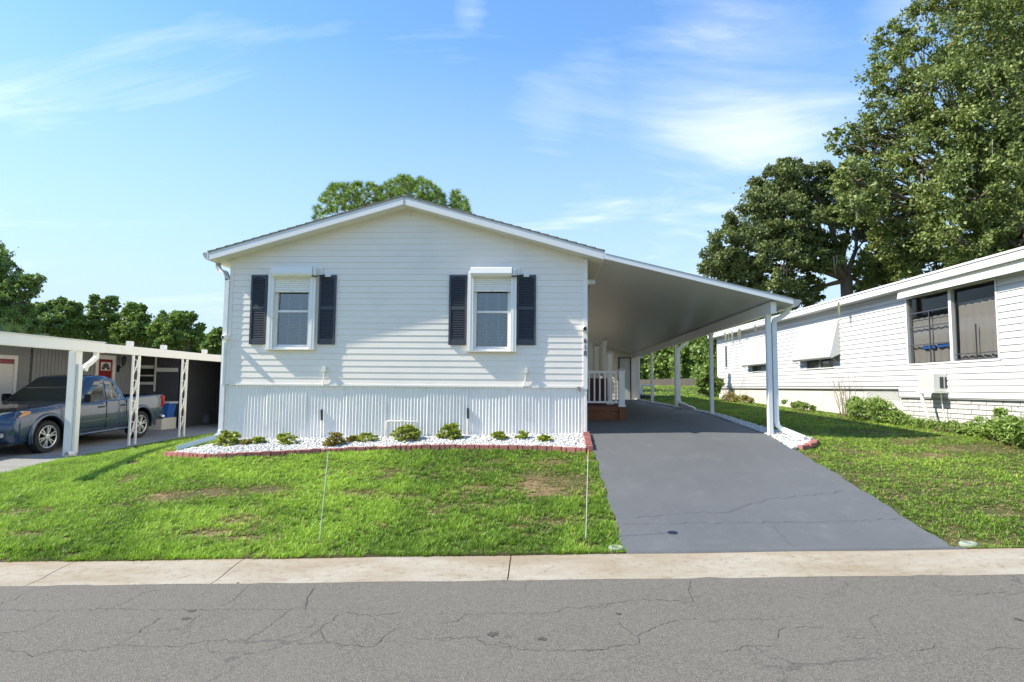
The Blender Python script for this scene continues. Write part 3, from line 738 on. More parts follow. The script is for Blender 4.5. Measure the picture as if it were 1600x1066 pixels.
# house number 618 down the corner trim
for ch, py in (('6', 533), ('1', 543), ('8', 552.5)):
    cu = bpy.data.curves.new('digit', 'FONT'); cu.body = ch; cu.size = .145; cu.extrude = .004; cu.align_x = 'CENTER'; cu.align_y = 'CENTER'
    tmp = bpy.data.objects.new('tmp', cu); COL.objects.link(tmp)
    me = bpy.data.meshes.new_from_object(tmp.evaluated_get(bpy.context.evaluated_depsgraph_get())); bpy.data.objects.remove(tmp)
    me.materials.clear(); me.materials.append(M['black'])
    o = bpy.data.objects.new('number_digit', me); COL.objects.link(o); o.parent = house
    c = onY(914.3, py, FY-.028); o.location = Vector((c.x, FY-.027, c.z))-house.location; o.rotation_euler = (R(90), 0, 0)
# jelly-jar lamp on the side wall under the carport
c = onY(925, 441, FY+.35)
lm = empty('wall_lamp', (XR+.01, FY+.35, c.z), 'small white jar lamp on the house side under the carport roof', 'lamp')
MB().tube([(XR+.012, FY+.35, c.z), (XR+.05, FY+.35, c.z), (XR+.09, FY+.35, c.z)], [.065, .06, .05], 14).build('base', M['trim'], lm)
MB().tube([(XR+.09, FY+.35, c.z), (XR+.11, FY+.35, c.z), (XR+.17, FY+.35, c.z), (XR+.20, FY+.35, c.z)], [.045, .06, .055, .03], 14).build('jar', M['lampglass'], lm, smooth=True)
# left gutter and downspout
def strip(mb, pts, w, h):                      # rectangular pipe along points in the x/z or free plane
    pts = [Vector(p) for p in pts]; loops = []
    for i, p in enumerate(pts):
        d = (pts[min(i+1, len(pts)-1)]-pts[max(i-1, 0)]).normalized()
        a = Vector((0, 1, 0)) if abs(d.y) < .8 else Vector((1, 0, 0)); b = d.cross(a).normalized(); a = b.cross(d)
        loops.append([p+a*w+b*h, p-a*w+b*h, p-a*w-b*h, p+a*w-b*h])
    mb.ring(loops); n = 4*(len(pts)-1)+len(mb.v)-4*len(pts)
    s0 = len(mb.v)-4*len(pts); mb.f.append((s0+3, s0+2, s0+1, s0)); e = len(mb.v)-4; mb.f.append((e, e+1, e+2, e+3)); return mb
gz = zsof(XE0)
gp = [(XE0-.016, gz+.155), (XE0-.016, gz+.02), (XE0-.075, gz+.02), (XE0-.125, gz+.10), (XE0-.125, gz+.155), (XE0-.115, gz+.155), (XE0-.115, gz+.105), (XE0-.07, gz+.035), (XE0-.03, gz+.035), (XE0-.03, gz+.155)]
gt = MB().hexa([(x, RY-.03, z) for x, z in gp], [(x, HB+.3, z) for x, z in gp]).build('rain_gutter', M['alutrim'], house)
MB().face([(x, RY-.028, z) for x, z in gp[:5]]).build('gutter_end', M['galv'], gt)
d0 = onY(331, 412, FY+.05)
yD = FY-.02; xd = XL-.055
gl_ = g(xd, FY)
strip(MB(), [(XE0+.0, FY+.05, gz+.03), (XE0+.0, FY+.05, gz-.06), (XE0+.06, FY+.03, gz-.15), (XE0+.2, yD, gz-.20), (xd-.02, yD, gz-.26), (xd, yD, gz-.36)], .033, .04).build('downspout_elbow', M['galv'], house)
e0 = onG(276, 701, .04)
strip(MB(), [(xd, yD, gz-.33), (xd, yD, gl_+.26), (xd-.02, yD-.02, gl_+.16), (xd-.10, yD-.07, gl_+.10), (e0.x, e0.y, e0.z)], .033, .045).build('downspout', M['downspout'], house)
# ------------------------------------------------------------------ carport of the white house
CX0 = XE1 + .02; PX = 4.43; CY0 = RY; CX1 = onY(1238, 475, CY0).x; CYB = 29.6
zc0 = onY(946, 404, CY0).z; zc1 = onY(1238, 475, CY0).z
def zcar(x): return zc0 + (zc1-zc0)*(x-CX0)/(CX1-CX0)
cp = empty('carport', (PX, FY, g(PX, FY)), 'white aluminium carport with sloping panel roof over the grey driveway', 'carport')
# roof in long pans laid side by side, running from the house to the outer beam
n = 6; wid = (CYB-CY0)
npan = 15
for i in range(npan):
    y0 = CY0+wid*i/npan+.001; y1 = CY0+wid*(i+1)/npan-.001
    P = [(CX0, zcar(CX0)), (CX1, zcar(CX1)), (CX1, zcar(CX1)+.075), (CX0, zcar(CX0)+.075)]
    MB().hexa([(x, y0, z) for x, z in P], [(x, y1, z) for x, z in P]).build('roof_pan', M['alupan'], cp)
P = [(CX0, zcar(CX0)-.012), (CX1+.01, zcar(CX1)-.012), (CX1+.01, zcar(CX1)+.09), (CX0, zcar(CX0)+.09)]
MB().hexa([(x, CY0-.03, z) for x, z in P], [(x, CY0-.002, z) for x, z in P]).build('front_fascia', M['alutrim'], cp, bevel=.003)
P = [(CX0, zcar(CX0)+.09), (CX1+.02, zcar(CX1)+.09), (CX1+.02, zcar(CX1)+.10), (CX0, zcar(CX0)+.10)]
MB().hexa([(x, CY0-.038, z) for x, z in P], [(x, CY0+.03, z) for x, z in P]).build('drip_edge', M['galv'], cp)
# gutter on the low side
z0 = zcar(CX1)
gp = [(CX1+.012, z0+.09), (CX1+.012, z0-.045), (CX1+.09, z0-.045), (CX1+.15, z0+.03), (CX1+.15, z0+.075), (CX1+.14, z0+.075), (CX1+.135, z0+.03), (CX1+.08, z0-.03), (CX1+.03, z0-.03), (CX1+.03, z0+.09)]
gt = MB().hexa([(x, CY0-.03, z) for x, z in gp], [(x, CYB, z) for x, z in gp]).build('rain_gutter', M['alutrim'], cp)
MB().face([(x, CY0-.031, z) for x, z in gp[:5]]).build('gutter_end', M['galv'], gt)
zb1 = zcar(PX); zb0 = zb1-.24
MB().box(PX-.04, PX+.045, CY0+.12, CYB, zb0, zcar(PX+.045)-.003).build('beam', M['alutrim'], cp, bevel=.003)
MB().box(PX-.05, PX+.055, CY0+.112, CY0+.119, zb0-.004, zcar(PX+.055)-.012).build('beam_cap', M['trim'], cp)
for i, py in enumerate((FY+.12, 16.35, 20.65, 25.2)):
    gz_ = g(PX, py)-.02; w = .048
    mb = MB().box(PX-w, PX+w, py-w, py+w, gz_, zb0-.001)
    p = mb.build('post', M['alutrim'], cp, bevel=.012)
    MB().box(PX-w-.012, PX+w+.012, py-w-.012, py+w+.012, zb0-.05, zb0-.002).build('post_collar', M['trim'], p)
def spout(py, ex):
    gz_ = g(PX+.15, py)
    x = PX+.115
    return strip(MB(), [(CX1+.07, py, z0-.045), (CX1+.07, py, z0-.11), (CX1-.02, py, z0-.18), (x+.10, py, z0-.23), (x+.01, py, z0-.27), (x, py, z0-.38),
             (x, py, gz_+.30), (x+.02, py, gz_+.2), (x+.12, py, gz_+.12), (ex[0], ex[1], ex[2])], .034, .044).build('downspout', M['downspout'], cp)
e = onG(1258, 686, .05); spout(FY+.12, (e.x, e.y, e.z))
e = onG(1086, 640, .05); spout(20.75, (e.x, e.y, e.z))
# storage room at the far end, with its door
sh = empty('storage_room', ((XR+PX)/2, CYB+.1, g(3, CYB)), 'cream sided storage room with grey door closing the far end of the carport', 'shed')
gz_ = 1.33
z = gz_; SX0, SX1 = XR+.02, PX+.12
dx0, dx1 = onY(968, 600, CYB).x, onY(984.5, 600, CYB).x; dzt = onY(975, 560, CYB).z
while z < zcar(SX0)-.02:
    segs = [(SX0, dx0-.06), (dx1+.06, SX1)] if z < dzt+.05 else [(SX0, SX1)]
    for a, b in segs:
        z1 = z+.2
        xl = b
        P = [(a, z), (b, z), (b, min(z1, zcar(b)-.006)), (a, min(z1, zcar(a)-.006))]
        if P[2][1] <= z:                      # clipped by the sloping ceiling
            xq = CX0 + (z-zc0)/(zc1-zc0)*(CX1-CX0); P = [(a, z), (xq, z), (a, min(z1, zcar(a)-.006))]
            if xq <= a: continue
        A = [(x, CYB-.012*(1-(q-z)/.2), q) for x, q in P]
        MB().hexa(A, [(x, CYB+.01, q) for x, q in P]).build('siding_board', M['siding'], sh)
    z += .2
MB().box(SX0, SX1, CYB+.012, CYB+3, gz_-.3, zb0).build('wall', M['siding'], sh)
MB().hexa([(SX0, CYB+.012, zb0), (SX1, CYB+.012, zb0), (SX1, CYB+.012, zcar(SX1)), (SX0, CYB+.012, zcar(SX0))], [(SX0, CYB+.2, zb0), (SX1, CYB+.2, zb0), (SX1, CYB+.2, zcar(SX1)), (SX0, CYB+.2, zcar(SX0))]).build('gable_infill', M['siding'], sh)
MB().box(SX0, SX1+.3, CYB-.2+.2, CYB+3.1, zb0+.02, zb0+.06).build('flat_roof', M['alutrim'], sh)
dr = MB().box(dx0, dx1, CYB-.03, CYB+.01, gz_, dzt).build('door', mk('grey_door', (.52, .55, .53), .5, .05, 4), sh, bevel=.004)
MB().tube([(dx0+.08, CYB-.04, gz_+1), (dx0+.08, CYB-.09, gz_+1)], .03, 10).build('handle', M['galv'], dr)
MB().box(dx1, dx1+.05, CYB-.05, CYB+.01, gz_, dzt+.05).box(dx0-.05, dx0, CYB-.05, CYB+.01, gz_, dzt+.05).box(dx0, dx1, CYB-.05, CYB+.01, dzt+.002, dzt+.05).build('door_frame', M['shutter'], sh)
MB().box(SX1-.02, SX1+.08, CYB-.03, CYB+.05, gz_, zb0).build('corner_trim', M['trim'], sh)
wa = onY(945, 575, CYB-.1)
MB().box(wa.x-.1, wa.x+.25, CYB-.04, CYB-.02, 1.85, 2.35).build('window_pane', M['black'], sh)
# ------------------------------------------------------------------ entry steps and deck beside the house
dk = empty('entry_deck', (XR+.6, 14.6, g(1.4, 14.6)), 'entry steps with white railing, red-brown risers and cedar base beside the white house', 'deck')
Y0 = 14.6; X1 = onY(969, 640, Y0).x + .02; gz_ = g(1.5, Y0)-.01
zt = onY(940, 634, Y0).z
PXW = .075
# cedar base boards
MB().box(XR+.03, X1-.02, Y0+.01, Y0+.05, gz_, gz_+(zt-gz_)*.62).build('base_board', M['cedar'], dk, bevel=.004)
MB().box(XR+.03, X1-.02, Y0-.012, Y0+.05, gz_+(zt-gz_)*.65, zt-.03).build('base_board', M['cedar'], dk, bevel=.004)
MB().box(X1-.05, X1+.11, Y0-.05, Y0+.10, gz_, zt-.02).build('base_post', M['cedar'], dk, bevel=.006)
for i in range(2): MB().box(X1+.0, X1+.04, Y0+.1, Y0+1.9, gz_+.01+i*.17, gz_+.16+i*.17).build('base_board', M['cedar'], dk, bevel=.004)
nb = 10
for i in range(nb): MB().box(XR+.03, X1+.03, Y0-.01+i*.14, Y0+.12+i*.14, zt-.028, zt).build('deck_board', M['burgundy'], dk, bevel=.003)
# steps climbing away from the street
for i in range(4):
    y = Y0+1.35+.28*i; zz_ = zt+.17*(i+1)
    MB().box(XR+.03, X1-.06-.03, y, y+.02, zz_-.17, zz_-.03).build('riser', M['burgundy'], dk)
    MB().box(XR+.03, X1-.06-.03, y-.02, y+.29, zz_-.03, zz_).build('tread', M['burgundy'], dk, bevel=.004)
zd = zt+.17*4
MB().box(XR+.03, X1-.1, Y0+2.45, Y0+6.2, zd-.04, zd-.002).build('upper_deck', M['burgundy'], dk)
MB().box(XR+.03, X1-.1, Y0+2.5, Y0+6.15, gz_+.1, zd-.04).build('upper_deck_skirt', M['burgundy'], dk)
def rpost(x, y, z0, z1, s=.062):
    p = MB().box(x-s, x+s, y-s, y+s, z0, z1).build('railing_post', M['trim'], dk, bevel=.006)
    mb = MB().box(x-s-.012, x+s+.012, y-s-.012, y+s+.012, z1-.02, z1+.02)
    mb.hexa([(x-s-.04, y-s-.04, z1+.045), (x+s+.04, y-s-.04, z1+.045), (x+s+.04, y+s+.04, z1+.045), (x-s-.04, y+s+.04, z1+.045)],
            [(x-s-.0, y-s-.0, z1+.02), (x+s+.0, y-s-.0, z1+.02), (x+s, y+s, z1+.02), (x-s, y+s, z1+.02)])
    mb.hexa([(x-s-.04, y-s-.04, z1+.0455), (x+s+.04, y-s-.04, z1+.0455), (x+s+.04, y+s+.04, z1+.0455), (x-s-.04, y+s+.04, z1+.0455)],
            [(x-.02, y-.02, z1+.085), (x+.02, y-.02, z1+.085), (x+.02, y+.02, z1+.085), (x-.02, y+.02, z1+.085)])
    mb.box(x-s-.018, x+s+.018, y-s-.018, y+s+.018, z0, z0+.035)
    mb.build('post_cap', M['trim'], p)
ztop = onY(972, 577, Y0).z - .06
rpost(X1+.02, Y0+.03, zt-.02, ztop, .068)
zr = onY(940, 583, Y0).z
def rail(x0, y0, zA, x1, y1, zB, lo, nb_):
    d = Vector((x1-x0, y1-y0, 0)).normalized(); s = Vector((-d.y, d.x, 0))*.028
    for nm, h, th in (('top_rail', 0, .05), ('bottom_rail', -lo, .045)):
        a = Vector((x0, y0, zA+h)); b = Vector((x1, y1, zB+h))
        MB().hexa([a+s, a-s, a-s+Vector((0, 0, th)), a+s+Vector((0, 0, th))], [b+s, b-s, b-s+Vector((0, 0, th)), b+s+Vector((0, 0, th))]).build(nm, M['trim'], dk, bevel=.003)
    for i in range(nb_):
        t = (i+.5)/nb_; c = Vector((x0+(x1-x0)*t, y0+(y1-y0)*t, 0)); z_ = zA+(zB-zA)*t
        MB().box(c.x-.017, c.x+.017, c.y-.017, c.y+.017, z_-lo+.045, z_).build('baluster', M['trim'], dk)
rail(XR+.04, Y0+.03, zr, X1-.05, Y0+.03, zr, zr-zt-.06, 7)
XB = X1-.12
rpost(XB, Y0+1.35, zt, onY(963, 551, Y0+1.35).z-.06)
rpost(XB-.02, Y0+2.5, zt+.3, onY(960, 531.5, Y0+2.5).z-.06)
rpost(XR+.62, Y0+2.55, zd, onY(945, 540, Y0+2.55).z-.06)
rail(XR+.04, Y0+6.1, zd+.95, X1-.15, Y0+6.1, zd+.95, .85, 8)
rail(XB, Y0+2.6, zd+.95, XB, Y0+6.0, zd+.95, .85, 20)
MB().box(XR+.35, XR+.52, Y0+2.5, Y0+2.56, zd, zd+1.0).box(XR+.14, XR+.24, Y0+2.5, Y0+2.56, zd, zd+1.0).build('gate_panel', M['trim'], dk)
rpost(XB, Y0+6.1, zd, zd+1.05)
# ------------------------------------------------------------------ stone bed with brick edging along the facade
# outline of the bed in plan
bp = [onG(px, py) for px, py in ((262, 711), (320, 714), (400, 711), (480, 707.5), (560, 703.5), (640, 701), (720, 700), (800, 701), (860, 702.5), (916, 706))]
cr = onG(926, 709); back = onG(911, 681)
edge = []
for i in range(len(bp)-1):
    p0, p1, p2, p3 = bp[max(i-1, 0)], bp[i], bp[i+1], bp[min(i+2, len(bp)-1)]
    for t in np.linspace(0, 1, 12, endpoint=False):
        t2, t3 = t*t, t*t*t
        edge.append(((p1*2)+(p2-p0)*t+(p0*2-p1*5+p2*4-p3)*t2+(p1*3-p0-p2*3+p3)*t3)*.5)
edge.append(bp[-1])
EX = np.array([p.x for p in edge]); EYY = np.array([p.y for p in edge]); o_ = np.argsort(EX); EX = EX[o_]; EYY = EYY[o_]
XBED1 = back.x - .0
def bed_front(x): return np.interp(x, EX, EYY)
edging = empty('garden_edging', (edge[60].x, edge[60].y, g(edge[60].x, edge[60].y)), 'curving row of red brick edging in front of the white stone bed', 'edging')
def brick(parent, c, d, L, w, h, tilt=0, rs=np.random):
    d = Vector((d.x, d.y, 0)).normalized(); s = Vector((-d.y, d.x, 0))
    zz_ = g(c.x, c.y)-.04; j = lambda: rs.uniform(-.004, .004)
    lo = [Vector((c.x, c.y, zz_))+d*(a*L/2)+s*(b*w/2) for a, b in ((-1, -1), (1, -1), (1, 1), (-1, 1))]
    h2 = h+rs.uniform(-.006, .008)
    up = [p+Vector((j(), j(), .04+h2+j())) for p in lo]
    me = MB().hexa(lo, up)
    return me.build('brick', M['brick_red'], parent, bevel=.006)
# walk along the edge
acc = [0.0]
for a, b in zip(edge[:-1], edge[1:]): acc.append(acc[-1]+(b-a).length)
def at_len(s):
    s = min(max(s, 0), acc[-1]-1e-4)
    i = max(0, np.searchsorted(acc, s)-1); t = (s-acc[i])/max(acc[i+1]-acc[i], 1e-6); return edge[i].lerp(edge[i+1], t), (edge[i+1]-edge[i])
rsb = np.random.RandomState(5); s = .0
while s < acc[-1]-.05:
    L = .095 if rsb.rand() < .55 else .17
    if s+L > acc[-1]: L = acc[-1]-s
    p, d = at_len(s+L/2)
    brick(edging, p-Vector((0, .03, 0)), d, L-.012, .135, .062, rs=rsb); s += L
a = bp[-1]+Vector((.06, .02, 0)); b = Vector((XR-.02, FY-.10, 0)); d = b-a; n = 9
for i in range(n):
    p = a+d*((i+.5)/n); brick(edging, Vector((p.x, p.y, 0)), d, d.length/n-.010, .12, .085, rs=rsb)
# stones
def stones(name, P, size, mat, seed, label=None, lift=.0):
    rs = np.random.RandomState(seed); n = len(P)
    t = (1+5**.5)/2
    iv = np.array([(-1, t, 0), (1, t, 0), (-1, -t, 0), (1, -t, 0), (0, -1, t), (0, 1, t), (0, -1, -t), (0, 1, -t), (t, 0, -1), (t, 0, 1), (-t, 0, -1), (-t, 0, 1)])/math.sqrt(1+t*t)
    ifc = np.array([(0, 11, 5), (0, 5, 1), (0, 1, 7), (0, 7, 10), (0, 10, 11), (1, 5, 9), (5, 11, 4), (11, 10, 2), (10, 7, 6), (7, 1, 8), (3, 9, 4), (3, 4, 2), (3, 2, 6), (3, 6, 8), (3, 8, 9), (4, 9, 5), (2, 4, 11), (6, 2, 10), (8, 6, 7), (9, 8, 1)])
    A = rs.uniform(0, 2*math.pi, n); sc = rs.uniform(.6, 1.25, (n, 1, 1))*size*np.stack([rs.uniform(.8, 1.3, n), rs.uniform(.6, .9, n), rs.uniform(.4, .65, n)], -1)[:, None, :]
    V = iv[None]*(1+rs.uniform(-.16, .16, (n, 12, 1)))*sc
    c, s_ = np.cos(A)[:, None], np.sin(A)[:, None]; tl = rs.uniform(-.5, .5, (n, 1))
    x = V[..., 0]*c-V[..., 1]*s_; y = V[..., 0]*s_+V[..., 1]*c; z = V[..., 2]+x*tl*.4
    V = np.stack([x, y, z], -1)+P[:, None, :]; V[..., 2] += lift
    Fc = (ifc[None]+12*np.arange(n)[:, None, None]).reshape(-1, 3)
    return np_mesh(name, V.reshape(-1, 3), Fc, mat, kind='stuff', label=label)
rs = np.random.RandomState(11); n = 17000
xx = rs.uniform(EX[0], XR-.02, n); yb_ = np.minimum(bed_front(xx)+.02, FY-.01); yy_ = yb_+(FY+.0-yb_)*rs.rand(n)
# left of the corner the bed tapers out toward the lawn
keep = np.where(xx < XL, yy_ < np.interp(xx, [EX[0], XL], [EYY[0]+.05, FY-.30]), True) & (rs.rand(n) < (FY-yb_)/1.0*.9)
xx, yy_ = xx[keep], yy_[keep]
P_ = np.stack([xx, yy_, G(xx, yy_)+rs.uniform(.004, .034, len(xx))], -1)
stones('white_gravel', P_, .030, M['stone'], 2, 'white stones filling the bed along the skirting')
sheet(np.linspace(EX[0], XR-.03, 80), np.linspace(0, 1, 10), lambda X, Y: G(X, Y), 'gravel_base', M['stone_bed'])
o = bpy.data.objects['gravel_base']; co = np.empty(len(o.data.vertices)*3, np.float32); o.data.vertices.foreach_get('co', co); co = co.reshape(-1, 3)
yf = np.minimum(bed_front(co[:, 0])+.01, FY); bk = np.where(co[:, 0] < XL, np.interp(co[:, 0], [EX[0], XL], [EYY[0]+.05, FY-.30]), FY+.02)
co[:, 1] = yf+np.maximum(bk-yf, .0)*co[:, 1]; co[:, 2] = G(co[:, 0], co[:, 1])+.006; o.data.vertices.foreach_set('co', co.ravel()); o.data.update()
def in_bed(x, y):
    bk = np.where(x < XL, np.interp(x, [EX[0], XL], [EYY[0]+.05, FY-.30]), 99)
    return (x > EX[0]) & (x < XR+.02) & (y > bed_front(x)-.09) & (y < bk)
# stones along the driveway's outer edge
def strip_w(y): return np.interp(y, [11.05, 11.3, 11.9, 12.5, 13.5, 16, 29.5], [.05, .38, .72, .45, .33, .28, .22])
n = 9500; yy_ = 11.05+(29.6-11.05)*rs.rand(n)**1.5; xx = DX1-.02+strip_w(yy_)*rs.rand(n)
P_ = np.stack([xx, yy_, G(xx, yy_)+rs.uniform(.008, .035, n)], -1)
stones('border_gravel', P_, .031, M['stone'], 3, 'white stones along the outer edge of the driveway')
def in_strip(x, y): return (x > DX1) & (x < DX1+strip_w(y)) & (y > 11.05) & (y < 29.6)
ys_ = np.linspace(11.05, 29.6, 90); L = [[(DX1-.03, y, g(DX1-.03, y)+.008), (DX1+float(strip_w(y)), y, g(DX1+.3, y)+.006)] for y in ys_]
MB().ring(L, close=False).build('gravel_base', M['stone_bed'], kind='structure')
ed2 = empty('garden_edging', (5.2, 11.5, g(5.2, 11.5)), 'short curved piece of red edging at the foot of the carport downspout', 'edging')
q = [onG(1249, 702), onG(1262, 699.5), onG(1271, 696), onG(1274, 690)]
for a, b in zip(q[:-1], q[1:]): brick(ed2, (a+b)/2, b-a, (b-a).length-.01, .12, .055, rs=rsb)
# ------------------------------------------------------------------ left neighbour: carport and grey house
def clear_mat():
    m = bpy.data.materials.new('clear_panel'); m.use_nodes = True; t = m.node_tree; t.nodes.clear()
    gl = N(t, 'ShaderNodeBsdfGlossy'); gl.inputs['Roughness'].default_value = .1
    tr = N(t, 'ShaderNodeBsdfTransparent'); tr.inputs[0].default_value = (.93, .94, .93, 1)
    mx = N(t, 'ShaderNodeMixShader'); mx.inputs[0].default_value = .07; o = N(t, 'ShaderNodeOutputMaterial')
    t.links.new(tr.outputs[0], mx.inputs[1]); t.links.new(gl.outputs[0], mx.inputs[2]); t.links.new(mx.outputs[0], o.inputs[0]); return m
M['clear'] = clear_mat()
NX = -10.35                                     # line of the carport's outer posts
WX = -14.15                                      # wall of the grey house
YE = 20.6
nh = empty('grey_house', (WX, 17, .39), 'grey panelled manufactured home behind the parked pickup', 'house')
zt0 = 2.95; GZ = .36
z_at = lambda px, py, X=NX: onX(px, py, X).z
zf0 = z_at(109, 546); zf1 = z_at(330, 566)
print('left fascia z', zf0, zf1)
nc = empty('neighbour_carport', (NX, 13.2, g(NX, 13.2)), 'white flat carport of the grey house sheltering the parked pickup', 'carport')
zF = (zf0+zf1)/2
YF0, YF1 = 9.3, 21.6
XT = -12.35                                      # outside this line clear panels, added so sun reaches the lawn; metal pans inside
zr_ = lambda x: zF+.16+.20*(NX+.12-x)/(NX+.42-WX)
P = [(XT, zr_(XT)), (WX-.3, zr_(WX-.3)), (WX-.3, zr_(WX-.3)+.06), (XT, zr_(XT)+.06)]
P2 = [(NX+.12, zr_(NX+.12)+.03), (XT, zr_(XT)+.03), (XT, zr_(XT)+.034), (NX+.12, zr_(NX+.12)+.034)]
for i in range(9):
    y0 = YF0+(YF1-YF0)*i/9+.004; y1 = YF0+(YF1-YF0)*(i+1)/9-.004
    MB().hexa([(x, y0, z) for x, z in P], [(x, y1, z) for x, z in P]).build('roof_pan', M['alupan'] if y0 > 12.0 else M['clear'], nc)  # pans nearest the street made clear as well, to keep the pad sunlit
    MB().hexa([(x, y0, z) for x, z in P2], [(x, y1, z) for x, z in P2]).build('added_clear_panel', M['clear'], nc)
MB().box(NX+.09, NX+.14, 13.60, YF1, zF, zF+.21).build('fascia', M['trim'], nc, bevel=.01)
MB().box(NX+.09, NX+.18, YF0, 13.59, zF-.01, zF+.22).build('rain_gutter', M['rollbox'], nc, bevel=.015)
MB().box(NX+.08, NX+.20, YF0, 13.59, zF+.222, zF+.24).build('gutter_lip', M['alutrim'], nc)
for y in (14.55, 15.9, 17.9): 
    MB().box(NX-.02, NX+.085, y, y+.16, zF+.21, zF+.34).build('roof_vent', M['trim'], nc, bevel=.008)
p = onX(105, 712, NX)
gz_ = g(NX, 12.9)
MB().box(NX-.06, NX+.11, 12.80, 13.0, gz_, zF-.01).build('post', M['trim'], nc, bevel=.008)
strip(MB(), [(NX+.10, 13.42, zF-.01), (NX+.10, 13.42, zF-.12), (NX+.12, 13.25, zF-.24), (NX+.13, 13.10, zF-.32), (NX+.13, 13.05, zF-.44)], .045, .04).build('downspout_elbow', M['trim'], nc)
MB().box(NX+.115, NX+.17, 12.83, 12.96, gz_+.08, zF-.3).build('downspout', M['trim'], nc, bevel=.006)
MB().tube([(NX+.14, 12.82, gz_+.07), (NX+.15, 12.66, gz_+.07)], .055, 12, cap=False).build('spout_end', M['trim'], nc)
def scroll_post(y):
    gz_ = g(NX, y)
    fr = MB()
    for q in (-.115, .115): fr.box(NX-.022, NX+.022, y+q-.022, y+q+.022, gz_, zF)
    f = fr.build('scroll_post', M['trim'], nc)
    mb = MB(); H = zF-gz_
    for i in range(4):
        z0 = gz_+H*(.10+.23*i)
        for s in (-1, 1):
            pts = [(NX, y+s*(.085*math.cos(t*4.2))*(1-.55*t)*(1 if t < 1.2 else 1), z0+.20+s*(-.17+.17*t)+.05*math.sin(t*4.2)) for t in np.linspace(0, 1, 9)]
            mb.tube(pts, .011, 5)
        mb.tube([(NX, y-.09, z0-.02), (NX, y-.02, z0+.12), (NX, y+.02, z0+.28), (NX, y+.09, z0+.42)], .011, 5)
    mb.build('scrollwork', M['trim'], f)
for y in (14.95, 17.05, 19.25): scroll_post(y)
# wall: lap siding near the street, vertical boards beyond
wz1 = zF+.34
y45 = onX(46, 600, WX).y
nb = 14
MB().box(WX-4, WX-.01, 8.0, 20.55, GZ, wz1+.0).build('wall', M['greywall'], nh)
zz_ = GZ+.05
while zz_ < wz1-.02:
    P = [(WX+.012, zz_), (WX+.001, zz_+.2), (WX-.008, zz_+.2), (WX-.008, zz_)]
    MB().hexa([(x, 8.0, min(z, wz1)) for x, z in P], [(x, y45-.03, min(z, wz1)) for x, z in P]).build('siding_board', M['greywall'], nh); zz_ += .2
MB().box(WX-.01, WX+.014, y45-.03, y45+.02, GZ, wz1).build('corner_seam', M['black'], nh)
dy0, dy1 = onX(147, 575, WX).y, onX(178, 575, WX).y; dzt = z_at(162, 560, WX)
y = y45+.04; w = (20.5-y)/34
for i in range(34):
    a = y+w*i+.006; b = y+w*(i+1)-.006
    if b > dy0+.1 and a < dy1-.1: MB().box(WX-.008, WX+.012, a, b, dzt+.03, wz1).build('wall_panel', M['greywall'], nh)
    else: MB().box(WX-.008, WX+.012, a, b, GZ, wz1).build('wall_panel', M['greywall'], nh)
d = MB().box(WX-.005, WX+.03, dy0+.14, dy1-.14, GZ+.15, dzt-.02).build('door', M['red_door'], nh)
tr = MB().box(WX+.0, WX+.055, dy0, dy0+.13, GZ, dzt+.1).box(WX, WX+.055, dy1-.13, dy1, GZ, dzt+.1).box(WX, WX+.055, dy0+.13, dy1-.13, dzt-.03, dzt+.1).build('door_frame', M['trim'], nh)
zp0, zp1 = z_at(162, 579, WX), z_at(162, 566, WX)
ym0, ym1 = dy0+.24, dy1-.22
fl = MB().box(WX+.03, WX+.045, ym0, ym1, zp0, zp1).build('fan_light', M['trim'], d)
# fan-shaped panes
mb = MB(); cy = (ym0+ym1)/2; rr_ = (ym1-ym0)/2-.03; hz = zp1-zp0-.05
for i in range(5):
    a0 = math.pi*(i+.08)/5; a1 = math.pi*(i+.92)/5
    mb.hexa([(WX+.0455, cy+rr_*f*math.cos(a), zp0+.02+hz*f*math.sin(a)) for a, f in ((a0, .3), (a0, 1), ((a0+a1)/2, 1.02), (a1, 1), (a1, .3))],
            [(WX+.049, cy+rr_*f*math.cos(a), zp0+.02+hz*f*math.sin(a)) for a, f in ((a0, .3), (a0, 1), ((a0+a1)/2, 1.02), (a1, 1), (a1, .3))])
mb.build('panes', M['black'], fl)
# carriage lamp
ly, lz = onX(189, 565, WX+.1).y, onX(189, 570, WX+.1).z
lm = empty('wall_lantern', (WX+.02, ly, lz), 'black carriage lantern right of the red door on the grey wall', 'lamp')
MB().tube([(WX+.014, ly, lz-.12), (WX+.05, ly, lz-.12), (WX+.16, ly, lz-.06), (WX+.2, ly, lz+.02)], .016, 6).build('arm', M['black'], lm)
MB().tube([(WX+.2, ly, lz-.02), (WX+.2, ly, lz+.02), (WX+.2, ly, lz+.2), (WX+.2, ly, lz+.27), (WX+.2, ly, lz+.31)], [.03, .05, .08, .04, .01], 8).build('lantern', M['black'], lm)
MB().box(WX+.013, WX+.03, ly-.06, ly+.06, lz-.25, lz-.02).build('back_plate', M['black'], lm)
